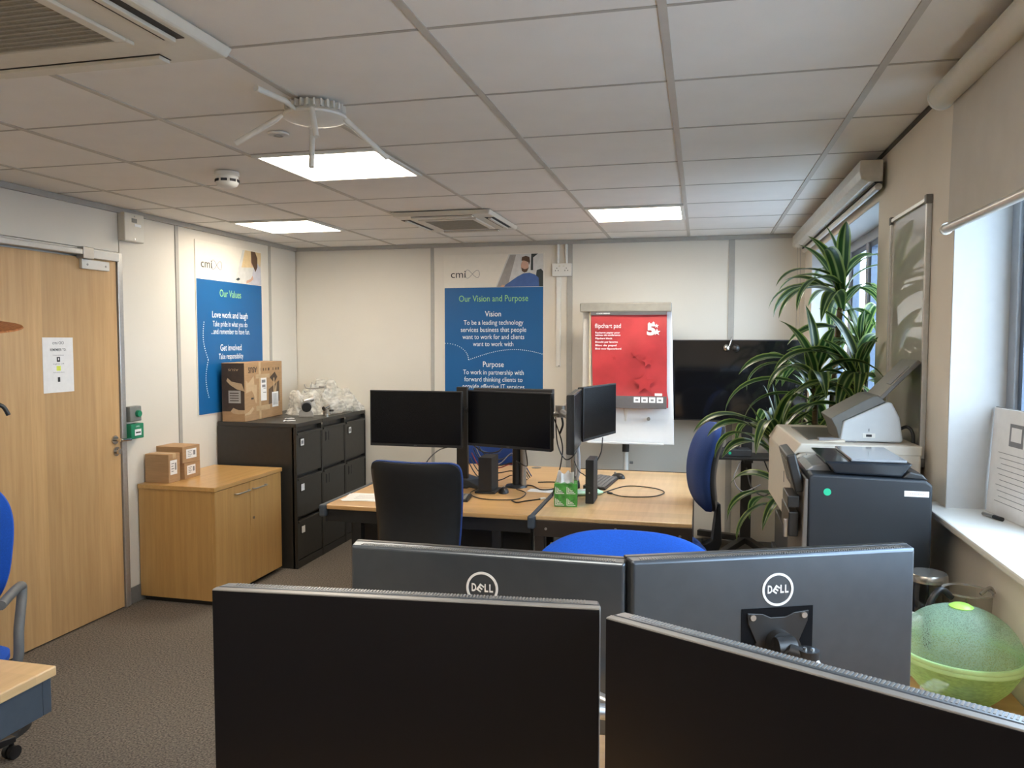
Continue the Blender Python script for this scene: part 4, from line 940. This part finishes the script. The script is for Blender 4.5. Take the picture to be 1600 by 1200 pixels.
# ---------------------------------------------------------------- flipchart, TV on stand
fc = thing('flipchart_easel', 'white flipchart easel with a red pad in front of the back wall', 'flipchart', (-.535, 5.80, 0), 0)
g = G().prism([(-.325, .865), (.355, .865), (.325, 1.85), (-.325, 1.85)], 0, .014, 'xz'); g.obj('board', M_board, fc, .003, rot=(-.02, 0, 0), loc=(0, 0, 0))
bx('clamp_bar', mat('grey_beige_bar', (.30, .285, .25), .4), fc, -.338, .328, -.045, .02, 1.838, 1.905, .008)
G().tube([(0, .03, 1.2), (0, .05, .86), (0, .10, .02)], .020, 12, 1).obj('post', M_white, fc, smooth=50)
G().cyl((0, .045, .80), (0, .050, .87), .026, n=16).obj('collar', M_black, fc, smooth=50)
for a in (-1, 1, 0):
    G().tube([(0, .09, .16), (a*.36, -.20 if a else .28, .015)], .014, 10, 1).obj('leg', M_white, fc, smooth=50)
G().cyl((.03, .05, .72), (.055, .05, .72), .010, n=12).obj('lock_knob', M_base, fc)
bx('pen_tray', M_board, fc, -.28, .28, -.035, 0, .866, .880, .003)
G().cyl((.17, -.026, 1.055), (.17, -.0, 1.055), .013, n=20).obj('magnet', M_base, fc, smooth=40)
pd = G(); A = []
for k in range(13):
    v = k/12; z = 1.84-.70*v; y = -.020-.010*math.sin(v*5)-(.03*(v-.85)/.15 if v > .85 else 0)
    x0 = -.255+.018*v; x1 = .293+.008*v+(.01 if v > .9 else 0); A.append([pd.v((x0+(x1-x0)*q/6, y-.006*math.sin(q*.9+k), z)) for q in range(7)])
B = [[pd.v(v_.co+Vector((0, .012, 0))) for v_ in row] for row in A]
for j in range(12):
    for q in range(6): pd.f([A[j][q], A[j][q+1], A[j+1][q+1], A[j+1][q]]); pd.f([B[j][q], B[j+1][q], B[j+1][q+1], B[j][q+1]])
    pd.f([A[j][0], A[j+1][0], B[j+1][0], B[j][0]]); pd.f([A[j][6], B[j][6], B[j+1][6], A[j+1][6]])
for q in range(6): pd.f([A[0][q], B[0][q], B[0][q+1], A[0][q+1]]); pd.f([A[12][q], A[12][q+1], B[12][q+1], B[12][q]])
pad_t = thing('flipchart_pad', 'red flipchart pad cover with white printing clamped on the easel', 'paper pad', (-.535, 5.795, 0))
po = pd.obj('cover', M_red, pad_t, smooth=40)
bx('band', M_greyband, pad_t, -.243, .300, -.058, -.052, 1.135, 1.225, .001).rotation_euler = (0, 0, 0)
bx('top_band', M_greyband, pad_t, -.256, .292, -.040, -.034, 1.815, 1.838)
bx('pages_edge', mat('page_edge', (.62, .52, .36), .8), pad_t, -.268, -.256, -.028, -.006, 1.15, 1.838)
YP = -.0425
text('CODE 000000', M_wtext, pad_t, (-.215, YP, 1.826), .010, .10, align='LEFT', bold=.02)
text('flipchart pad', M_wtext, pad_t, (-.225, YP, 1.735), .033, .19, align='LEFT')
for z, s_, w_ in ((1.686, 'Recharge papier pour', .18), (1.668, 'tableau de conference', .185), (1.644, 'Flipchart block', .125), (1.618, 'Blocchi per lavagna', .165), (1.593, 'Bloc de papel', .155), (1.568, 'Blok voor flipoverbord', .19)): text(s_, M_wtext, pad_t, (-.222, YP, z), .013, w_, align='LEFT', bold=.02)
text('5', M_wtext, pad_t, (.185, YP, 1.705), .078, .062, bold=.05)
def star(cx_, cz_, r_, a0=.3, m=M_wtext, y=YP-.001):
    G().poly([(cx_+(r_ if k % 2 == 0 else r_*.42)*math.cos(a0+k*PI/5), y, cz_+(r_ if k % 2 == 0 else r_*.42)*math.sin(a0+k*PI/5)) for k in range(10)]).obj('star_print', m, pad_t)
for a in ((.225, 1.690, .026), (.222, 1.735, .017), (.200, 1.757, .011), (.170, 1.755, .008)): star(*a)
M_rs = mat('dark_red_print', (.42, .03, .035), .45)
for a in ((.16, 1.48, .045, .5), (.07, 1.53, .03, .1), (.14, 1.32, .085, .35), (-.08, 1.50, .018, .2)): star(*a, m=M_rs, y=-.0428)
for k in range(4): 
    o = bx('symbol_box', M_wtext, pad_t, .065+.055*k, .110+.055*k, -.0592, -.058, 1.178, 1.218)
    bx('symbol', M_inkg, o, .077+.055*k, .098+.055*k, -.0598, -.0592, 1.190, 1.203)
bx('symbol_box', M_wtext, pad_t, .215, .268, -.0592, -.058, 1.229, 1.247)

tv = thing('television', 'large black television screen in the corner behind the plant', 'television', (.272, 5.90, 1.335), -.035)
bx('bezel', M_black, tv, -.475, .462, 0, .05, -.295, .300, .004); bx('screen', M_tv, tv, -.468, .455, -.0012, 0, -.286, .292)
t = thing('television_stand', 'black wheeled television stand with a shelf under the screen', 'stand', (.34, 6.03, 0))
bx('column', M_blackm, t, -.038, .038, -.04, .02, .12, 1.5, .004); bx('shelf', M_blackm, t, -.24, .20, -.32, -.04, .785, .805, .003); bx('shelf_bracket', M_blackm, t, -.03, .03, -.30, -.04, .765, .785)
for a, b in (((-.34, .12, .15), (-.0, -.0, .15)), ((.0, 0, .15), (-.28, -.52, .09)), ((0, 0, .15), (.28, -.52, .09))):
    g = G(); d = Vector(b)-Vector(a); n_ = Vector((-d.y, d.x, 0)).normalized()*.025; A = []
    for p in (a, b): p = Vector(p); A.append([g.v(p-n_-Vector((0, 0, .022))), g.v(p+n_-Vector((0, 0, .022))), g.v(p+n_+Vector((0, 0, .022))), g.v(p-n_+Vector((0, 0, .022)))])
    g.loft(A).obj('leg', M_blackm, t, .003)
for x, y in ((-.27, -.50), (.27, -.50), (-.31, .09)):
    g = G(); g.cyl((x-.012, y, .034), (x+.012, y, .034), .034, n=18); g.cyl((x, y, .04), (x, y, .11), .009, n=10); g.obj('castor', M_black, t, smooth=40)
bx('screen_mount', M_blackm, t, -.12, .12, -.065, -.04, 1.18, 1.46, .002)
t = thing('webcam', 'small chrome and black webcam hooked over the top of the television', 'webcam', (.215, 5.885, 1.640))
G().tube([(0, .03, .002), (0, .015, .012), (0, -.005, .0), (-.015, -.02, -.05)], .004, 8).obj('neck', M_satin, t, smooth=50)
for x, m_ in ((-.035, M_steel), (.03, M_black)):
    bm = bmesh.new(); bmesh.ops.create_uvsphere(bm, u_segments=20, v_segments=12, radius=.026); g = G(); g.bm.free(); g.bm = bm; g.obj('lens_ball', m_, t, smooth=80, loc=(x, -.028, -.065))
t = thing('conference_box', 'small black electronic box with wires on the television stand shelf', 'electronics', (.235, 5.80, .8055), .1)
bx('case', M_blackr, t, -.11, .12, -.06, .08, 0, .05, .005); G().tube([(-.06, 0, .055), (-.03, -.02, .10), (.02, 0, .11), (.05, .02, .08), (.03, .0, .052)], .005, 6).obj('coiled_wire', M_black, t, smooth=50)
G().cyl((-.03, -.061, .025), (-.03, -.063, .025), .010, n=14).obj('led', M_dot, t)
cable('cable hanging in a loop from the television stand shelf', [(.44, 5.74, .80), (.50, 5.68, .62), (.44, 5.66, .55), (.36, 5.72, .60), (.33, 5.8, .72)], .005)
cable('thin grey cable drooping beside the television column', [(.30, 5.74, .80), (.24, 5.70, .66), (.30, 5.68, .57), (.42, 5.70, .62)], .004, cols[4])

# ---------------------------------------------------------------- printers and scanner
t = thing('beige_printer', 'large cream printer with a chamfered front below the scanner', 'printer', (.305, 2.80, .93), .035)
M_b = M_beige
g = G(); pts = [(.0, .075), (.045, 0), (.41, 0), (.41, .325), (.035, .325), (.0, .295)]
g.prism(pts, 0, .62, 'xz'); g.obj('body', M_b, t, .008, seg=3)
g = G().prism([(-.004, .300), (.03, .352), (.412, .352), (.412, .318), (.02, .318)], -.003, .623, 'xz'); g.obj('top_cover', M_b, t, .005)
bx('panel_line', M_inkg, t, .048, .050, -.0016, 0, .03, .318); bx('panel_line', M_inkg, t, .05, .335, -.0016, 0, .305, .3075); bx('panel_line', M_inkg, t, .335, .337, -.0016, 0, .20, .307); bx('panel_line', M_inkg, t, .05, .13, -.0016, 0, .040, .0425)
bx('front_slot', M_inkg, t, -.0014, 0, .16, .166, .19, .23)
g = G()
for k in range(6): g.box(.075+.011*k, .080+.011*k, -.0018, 0, .270, .290)
tag(g.obj('vent_slots', M_ink, t), kind='stuff')
bx('output_tray', mat('tray_brown_grey', (.10, .09, .075), .4), t, .07, .28, .10, .50, .3525, .356)
g = G().prism([(.065, .3525), (.18, .3525), (.18, .362)], .04, .10, 'xz'); g.obj('control_wedge', M_b, t, .002)
bx('grey_label', M_inkg, t, .10, .22, .065, .095, .3535, .3645)
G().at(Matrix.Translation((.19, .09, .353))@Matrix.Rotation(.5, 4, 'Z')).box(0, .07, -.01, .01, 0, .012).obj('paper_stop', M_b, t, .002)
G().cyl((-.004, -.010, .04), (-.004, -.010, .13), .011, n=16).obj('side_latch', M_steel, t, smooth=40)
ps = thing('printer_trolley', 'black trolley on castors carrying the two printers by the window', 'trolley', (.30, 2.395, 0))
bx('top_board', M_blackm, ps, 0, .43, 0, 1.03, .765, .785, .003)
bx('riser', M_blackm, ps, .012, .42, .42, 1.02, .7855, .925, .004)
for x in (.01, .39):
    for y in (.01, .98): bx('leg', M_blackm, ps, x, x+.03, y, y+.03, .06, .765)
bx('lower_board', M_blackm, ps, .01, .42, .01, 1.01, .20, .22, .003)
for x in (.03, .40):
    for y in (.03, 1.0): g = G(); g.cyl((x-.012, y, .03), (x+.012, y, .03), .03, n=16); g.cyl((x, y, .03), (x, y, .062), .008, n=8); g.obj('castor', M_black, ps, smooth=40)
# dark multifunction printer
t = thing('dark_printer', 'dark blue-grey printer with a green dot sticker in front of the cream one', 'printer', (.312, 2.41, .786), 0)
g = G().prism([(.0, 0), (.332, 0), (.332, .435), (.315, .448), (.01, .455), (.0, .445)], 0, .35, 'xz'); g.obj('body', M_darkp, t, .006, seg=3)
g = G().prism([(-.022, .0), (.0, .0), (.0, .44), (-.010, .44)], .003, .347, 'xz'); g.obj('front_cover', mat('taupe_reflection', (.12, .10, .085), .5), t, .003)  # taupe colour paints a beige reflection onto the front of the dark printer
G().at(Matrix.Translation((-.024, .03, .44))@Matrix.Rotation(-.25, 4, 'Y')).box(-.020, .008, 0, .24, -.045, .070).obj('control_panel', M_black, t, .005)
g = G().at(Matrix.Translation((-.024, .03, .44))@Matrix.Rotation(-.25, 4, 'Y'))
for k in range(4): g.box(-.0212, -.020, .03+.05*k, .06+.05*k, -.02, .05)
tag(g.obj('control_keys', M_gsw, t), kind='stuff')
bx('hatch_arm', M_black, t, -.055, -.022, .02, .16, .350, .385, .003); bx('paper_tray', M_black, t, -.050, -.022, .03, .24, .26, .335, .004); bx('tray_latch', M_satin, t, -.062, -.050, .04, .055, .255, .31, .002)
g = G().prism([(.075, .456), (.255, .452), (.285, .492), (.045, .492)], .02, .33, 'xz'); g.obj('document_feeder', mat('gloss_dark', (.012, .016, .022), .12), t, .006)
bx('feeder_lid', mat('gloss_grey_lid', (.25, .26, .28), .12), t, .12, .27, .03, .32, .4925, .500, .002)
G().prism([(.255, .45), (.325, .446), (.31, .462), (.275, .470)], .02, .30, 'xz').obj('hinge_cover', M_black, t, .004)
G().prism([(.0, .452), (.075, .454), (.06, .475), (.02, .468)], .08, .30, 'xz').obj('left_cover', mat('gloss_grey_lid', (.25, .26, .28), .12), t, .004)
G().cyl((.052, .0, .405), (.052, -.0012, .405), .0105, n=28).obj('green_dot', M_dot, t)
o = bx('asset_sticker', M_paper, t, .258, .322, -.001, 0, .402, .418); text('00000', M_inkg, t, (.29, -.0015, .410), .005, .035)
# document scanner
t = thing('document_scanner', 'white document scanner with a raised grey feed tray on the cream printer', 'scanner', (.47, 2.87, 1.285), 0)
g = G().prism([(.0, .0), (.195, 0), (.200, .01), (.188, .085), (.163, .135), (.148, .138), (.01, .068), (.005, .04)], 0, .25, 'xz'); g.obj('body', M_pblue, t, .006, seg=3)
g = G().prism([(-.030, .078), (-.012, .045), (.0, .0), (.012, .0), (.008, .068), (.145, .1385), (.120, .158), (.10, .155)], .006, .244, 'xz'); g.obj('front_cover', mat('scanner_grey', (.12, .115, .10), .45), t, .003)
g = G().at(Matrix.Translation((.05, .01, .110))@Matrix.Rotation(-.46, 4, 'Y')); g.box(-.02, .03, .03, .06, .008, .011); g.obj('badge', M_paper, t)
TRM = Matrix.Translation((.132, .015, .150))@Matrix.Rotation(.74, 4, 'Y')
g = G().at(TRM); g.box(-.007, .007, 0, .22, -.02, .172); g.obj('feed_tray', mat('tray_grey', (.12, .11, .095), .4), t, .003)
g = G().at(TRM); g.box(-.0095, -.007, .02, .075, .055, .140); g.obj('tray_window', M_inkg, t, .001)
g = G().at(TRM); g.box(-.016, .012, -.004, .224, -.03, .0); g.obj('tray_hinge', M_black, t, .003)
bx('port_plate', M_white, t, .072, .112, -.0015, 0, .014, .030, .001); bx('port', M_ink, t, .083, .101, -.003, -.0015, .018, .026); bx('lock_mark', M_ink, t, .091, .093, -.001, 0, .036, .046)
g = G().tube([(.19, .06, .03), (.22, .05, .05), (.238, .04, .03), (.24, .035, -.03), (.238, .03, -.20)], .006, 8); g.obj('power_cable', M_black, t, smooth=50)

# ---------------------------------------------------------------- bowl, jar, coffee pot, window things
CT = .7872
M_bowl = see_through('green_plastic', (.55, .80, .28), .58, .35, .5, 20, .85)
def mesh_lid():
    m = see_through('green_mesh_lid', (.52, .80, .62), .62, .35, .35, 20, .9)
    t = m.node_tree; tcn = t.nodes.new('ShaderNodeTexCoord'); vo = t.nodes.new('ShaderNodeTexVoronoi'); vo.inputs['Scale'].default_value = 330
    t.links.new(tcn.outputs['Object'], vo.inputs['Vector'])
    mr = t.nodes.new('ShaderNodeMapRange'); mr.inputs['From Min'].default_value = .25; mr.inputs['From Max'].default_value = .5; mr.inputs['To Min'].default_value = .30; mr.inputs['To Max'].default_value = .50
    t.links.new(vo.outputs['Distance'], mr.inputs['Value'])
    mx = [n for n in t.nodes if n.type == 'MIX_SHADER' and any(l.to_node.type == 'OUTPUT_MATERIAL' for l in n.outputs[0].links)][0]
    t.links.new(mr.outputs[0], mx.inputs[0]); return m
M_lid = mesh_lid()
t = thing('lidded_bowl', 'see-through green plastic bowl with a domed lid by the window', 'bowl', (.598, 1.985, CT))
G().lathe([(.001, .006), (.060, .006), (.062, .0), (.066, .0), (.066, .012), (.082, .028), (.105, .055), (.122, .085), (.130, .112)], 56).obj('bowl', M_bowl, t, smooth=50)
G().lathe([(.128, .108), (.1365, .108), (.1385, .112), (.1365, .117), (.128, .117)], 56).obj('bowl_rim', mat('green_rim', (.50, .76, .36), .35), t, smooth=50)
G().lathe([(.128, .1175), (.1365, .1175), (.1385, .122), (.1365, .127), (.128, .127)], 56).obj('lid_rim', mat('green_rim', (.50, .76, .36), .35), t, smooth=50)
prof = [(.130*math.cos(a)+.0, .122+.105*math.sin(a)) for a in [PI/2*k/14 for k in range(14)]]+[(.001, .227)]
G().lathe(prof, 56).obj('dome_lid', M_lid, t, smooth=50)
G().lathe([(.001, .232), (.018, .232), (.026, .227), (.022, .222), (.001, .222)], 28).obj('vent_cap', mat('bright_green_cap', (.42, .80, .12), .35), t, smooth=40)
t = thing('foil_packet', 'crumpled grey packet lying inside the green bowl', 'packet', (.618, 1.97, CT+.022), .3)
bm = bmesh.new(); bmesh.ops.create_icosphere(bm, subdivisions=3, radius=1)
for v in bm.verts: v.co = Vector((v.co.x*.045, v.co.y*.030, v.co.z*.018))*(1+.25*noise.noise(v.co*2.4))
g = G(); g.bm.free(); g.bm = bm; g.obj('packet', mat('grey_foil', (.10, .11, .13), .5), t, smooth=50)
t = thing('paper_packet', 'white folded packet lying inside the green bowl', 'packet', (.545, 1.975, CT+.030), .9)
bx('packet', M_paper, t, -.035, .035, -.020, .020, -.004, .010, .003)
t = thing('screw_jar', 'clear glass jar with a metal lid behind the green bowl', 'jar', (.598, 2.262, CT))
G().lathe([(.001, .004), (.048, .004), (.052, .012), (.052, .19), (.045, .205), (.045, .225)], 40).obj('glass', M_jar, t, smooth=50)
G().lathe([(.001, .226), (.046, .226), (.049, .222), (.049, .206), (.046, .204)], 40).obj('lid', mat('pewter_lid', (.33, .31, .28), .25, metal=.8), t, smooth=40)
G().lathe([(.001, .008), (.047, .008), (.048, .10), (.001, .10)], 32).obj('contents', mat('ground_coffee', (.05, .035, .025), .9), t)
t = thing('coffee_pot', 'glass coffee jug with a curved black handle and long spout by the window wall', 'coffee jug', (.662, 2.155, CT))
G().lathe([(.001, .004), (.050, .004), (.056, .012), (.058, .10), (.054, .17), (.056, .215)], 40).obj('glass', M_jar, t, smooth=50)
g = G().tube([(-.045, -.03, .205), (-.075, -.045, .225), (-.100, -.055, .19), (-.106, -.055, .12), (-.095, -.05, .06), (-.055, -.03, .045)], .0085, 10); g.obj('handle', M_black, t, smooth=50)
g = G(); g.tube([(.03, .0, .208), (.055, .015, .222), (.070, .03, .205)], .0045, 8); g.lathe([(.053, .213), (.058, .217), (.058, .212)], 40); g.obj('spout_rim', mat('glass_rim', (.30, .28, .25), .12, metal=.2), t, smooth=50)
G().lathe([(.001, .09), (.052, .09), (.053, .10), (.001, .10)], 32).obj('filter_disc', M_satin, t)
G().cyl((0, 0, .10), (0, 0, .2), .003, n=8).obj('plunger_rod', M_steel, t)
t = thing('white_mug', 'small white lid showing beside the monitor edge near the bowl', 'mug', (.522, 2.14, CT))
G().lathe([(.001, .0), (.03, .0), (.034, .01), (.034, .125), (.036, .14), (.03, .148), (.001, .15)], 28).obj('cup', M_white, t, smooth=50)
t = thing('dark_notebook', 'dark blue notebook lying in front of the green bowl', 'notebook', (.605, 1.83, CT), .2)
bx('cover', M_slate, t, -.045, .045, -.07, .045, 0, .010, .002); bx('pages', M_paper, t, -.042, .046, -.068, .043, .002, .008)
t = thing('clip_packet', 'white packet with green lettering at the lower right edge', 'packet', (.665, 1.715, CT), -.10)
bx('pack', M_paper, t, -.085, .075, -.06, .065, 0, .012, .004); text('clipper', mat('clip_green', (.10, .32, .05), .6), t, (.0, .045, .0125), .026, .12, rot=(0, 0, 0), bold=.02)
t = thing('sill_pen', 'black and silver marker lying on the near window sill', 'pen', (.83, 2.50, SILL+.0285), 1.9)
G().cyl((-.035, 0, 0), (.0, 0, 0), .006, n=12).obj('cap', M_black, t, smooth=40); G().cyl((0, 0, 0), (.045, 0, 0), .0052, n=12).obj('barrel', M_satin, t, smooth=40)
t = thing('sill_notice', 'tall white framed notice leaning in the near window', 'notice', (.868, 2.475, SILL+.0225), rot=(-.05, 0, -PI/2+.12))
bx('sheet', M_paper, t, -.145, .145, -.004, 0, 0, .315, .001); bx('backing', M_base, t, -.147, .147, .0002, .004, 0, .317)
bx('picture_print', M_inkg, t, -.045, .03, -.0048, -.004, .21, .275); bx('picture_print', M_paper, t, -.035, .02, -.0052, -.0048, .225, .265)
for k in range(10): bx('print_line', M_inkg, t, -.10+.01*(k % 3), .08-.02*(k % 2), -.0046, -.004, .185-.016*k, .1865-.016*k)
t = thing('sill_folder', 'tan board leaning in the far window behind the plant', 'board', (.80, 4.55, SILL+.0225), rot=(-.12, 0, -PI/2))
bx('board', mat('tan_board', (.50, .38, .28), .7), t, -.16, .16, 0, .01, 0, .30, .001); bx('frame', M_blackm, t, .16, .175, -.003, .012, 0, .31, .001)

# ---------------------------------------------------------------- dracaena
def leaf_mat():
    m = bpy.data.materials.new('striped_leaf'); m.use_nodes = True; t = m.node_tree; b = t.nodes['Principled BSDF']; o = t.nodes['Material Output']
    uv = t.nodes.new('ShaderNodeUVMap'); uv.uv_map = 'uv'; sx = t.nodes.new('ShaderNodeSeparateXYZ'); t.links.new(uv.outputs[0], sx.inputs[0])
    r = t.nodes.new('ShaderNodeValToRGB'); cr = r.color_ramp; cr.interpolation = 'LINEAR'
    E_ = [(0, (.30, .38, .10)), (.10, (.26, .36, .10)), (.16, (.018, .055, .014)), (.40, (.022, .075, .018)), (.47, (.28, .36, .14)), (.53, (.28, .36, .14)), (.60, (.022, .075, .018)), (.84, (.018, .055, .014)), (.90, (.26, .36, .10)), (1, (.30, .38, .10))]
    while len(cr.elements) < len(E_): cr.elements.new(.5)
    for e, (p, c) in zip(cr.elements, E_): e.position = p; e.color = (*c, 1)
    t.links.new(sx.outputs['X'], r.inputs['Fac']); t.links.new(r.outputs[0], b.inputs['Base Color'])
    b.inputs['Roughness'].default_value = .32
    tl = t.nodes.new('ShaderNodeBsdfTranslucent'); t.links.new(r.outputs[0], tl.inputs[0])
    mx = t.nodes.new('ShaderNodeMixShader'); mx.inputs[0].default_value = .35
    t.links.new(b.outputs[0], mx.inputs[1]); t.links.new(tl.outputs[0], mx.inputs[2]); t.links.new(mx.outputs[0], o.inputs['Surface']); return m
M_leaf = leaf_mat()
def leaf_mesh(L, W, elev, droop, twist=0.):
    """a strap leaf along +x that starts at elevation elev and bends down by droop over its length"""
    n = 14; me = bpy.data.meshes.new('leaf'); V, F_, UV = [], [], []
    x = z = 0; a = elev; ds = L/n
    for k in range(n+1):
        s_ = k/n; wd = W/2*(min(1, .35+s_*2.4))*(1-max(0, (s_-.55)/.45)**1.8)+.0006
        tw = twist*s_
        for q in (-1, -.5, 0, .5, 1):
            dy = q*wd; dz = abs(q)*wd*.28
            px = x-math.sin(a)*dz; pz = z+math.cos(a)*dz+dy*math.sin(tw); V.append((px, dy*math.cos(tw), pz)); UV.append(((q+1)/2, s_))
        x += math.cos(a)*ds; z += math.sin(a)*ds; a -= droop/n*(.5+s_)
    for k in range(n):
        for q in range(4): i = k*5+q; F_.append((i, i+1, i+6, i+5))
    me.from_pydata(V, [], F_); ul = me.uv_layers.new(name='uv')
    for lp in me.loops: ul.data[lp.index].uv = UV[lp.vertex_index]
    me.polygons.foreach_set('use_smooth', [True]*len(me.polygons)); me.materials.append(M_leaf); return me
LM = [leaf_mesh(.34, .056, 1.25, 1.0), leaf_mesh(.38, .060, 1.0, 1.5, .5), leaf_mesh(.42, .062, .75, 1.9, -.5), leaf_mesh(.43, .058, .5, 2.1, .4), leaf_mesh(.38, .056, .2, 1.9, -.4),
      leaf_mesh(.28, .048, 1.4, .4), leaf_mesh(.46, .050, .85, 2.6, .3), leaf_mesh(.34, .062, -.2, 1.2)]
pt = thing('dracaena_plant', 'tall potted dracaena with striped drooping leaves in front of the far window', 'plant', (.50, 3.78, 0))
G().lathe([(.001, 0), (.12, 0), (.125, .01), (.155, .29), (.165, .30), (.165, .32), (.150, .32), (.145, .29), (.001, .28)], 36).obj('pot', M_blackr, pt, smooth=35)
random.seed(11)
def crown(cx_, cy_, cz_, n, sizes, base, scl=1., wallx=.86):
    P0 = Vector(pt.location); c = Vector((cx_, cy_, cz_))-P0; b0 = Vector((base[0], base[1], .28))-P0
    mid = (c+b0)/2+Vector((random.uniform(-.03, .03), random.uniform(-.03, .03), 0))
    G().tube([b0, mid, c], .013, 10, 6).obj('cane', M_stem, pt, smooth=60)
    cnt = 0; k = 0
    while cnt < n and k < n*4:
        k += 1; az = 2.399*k+random.uniform(-.25, .25); mi = sizes[cnt % len(sizes)]; s_ = scl*random.uniform(.82, 1.15)
        reach = .30*s_
        if cx_+math.cos(az)*reach > (wallx if cy_+math.sin(az)*reach > 3.75 else .70): s_ *= .62; 
        if cx_+math.cos(az)*.30*s_ > (wallx if cy_+math.sin(az)*.2 > 3.75 else .73): continue
        if cz_+.05 > 1.0 and cy_+math.sin(az)*reach < 3.30 and cz_ < 1.5 and math.cos(az)*reach+cx_ > .25: continue
        o = bpy.data.objects.new('leaf', LM[mi]); COL.objects.link(o); o.parent = pt
        o.location = c+Vector((0, 0, -.012*cnt*.5+.02)); o.rotation_euler = (random.uniform(-.15, .15), random.uniform(-.15, .12), az); o.scale = (s_, s_*1.05, s_); cnt += 1
crown(.625, 3.85, 1.89, 26, [5, 0, 1, 2, 1, 2, 3, 4, 3], (.53, 3.80))
crown(.50, 3.70, 1.47, 24, [5, 0, 1, 2, 2, 3, 3, 6, 7], (.48, 3.76), 1.02)
crown(.665, 3.66, 1.50, 22, [0, 1, 1, 2, 3, 4, 7, 4], (.55, 3.74), .95)
crown(.335, 3.66, 1.19, 26, [5, 0, 1, 2, 3, 6, 6, 2], (.46, 3.72), 1.0)
crown(.69, 3.52, 1.33, 16, [1, 2, 3, 7, 7, 4], (.56, 3.80), .8)
crown(.71, 3.86, 1.62, 16, [5, 0, 1, 2, 3, 4], (.60, 3.84), .85)
crown(.40, 3.70, .92, 14, [2, 3, 6, 3, 4], (.47, 3.80), .95)
crown(.56, 3.90, 1.20, 16, [0, 1, 2, 3, 2], (.52, 3.84), .95)
bx('care_tag', M_paper, pt, -.02, .02, -.44, -.438, 1.03, 1.06)

# coat stand at the left edge, with a straw hat and a hook in view
t = thing('coat_stand', 'coat stand with black hooks standing by the door, mostly out of view', 'coat stand', (-2.90, 2.55, 0))
G().cyl((0, 0, .02), (0, 0, 1.80), .018).obj('post', M_blackm, t, smooth=40); G().lathe([(.001, 0), (.20, 0), (.19, .02), (.02, .03)], 32).obj('base', M_blackm, t, smooth=40)
for a in range(6):
    R_ = Matrix.Rotation(a*PI/3+.02, 4, 'Z'); g = G().at(R_); g.tube([(.015, 0, 1.32), (.09, 0, 1.355), (.135, 0, 1.355), (.158, 0, 1.315)], .009, 8); g.obj('hook', M_black, t, smooth=50)
h = thing('straw_hat', 'orange-brown straw hat brim poking in at the left edge', 'hat', (-2.93, 2.55, 1.69), rot=(.10, .10, 0))
prof = [(.001, .115), (.05, .112), (.085, .095), (.095, .05), (.098, .012), (.14, .004), (.235, -.004), (.238, -.009), (.14, -.002), (.092, .004)]
G().lathe(prof, 48).obj('hat', M_wick, h, smooth=50)
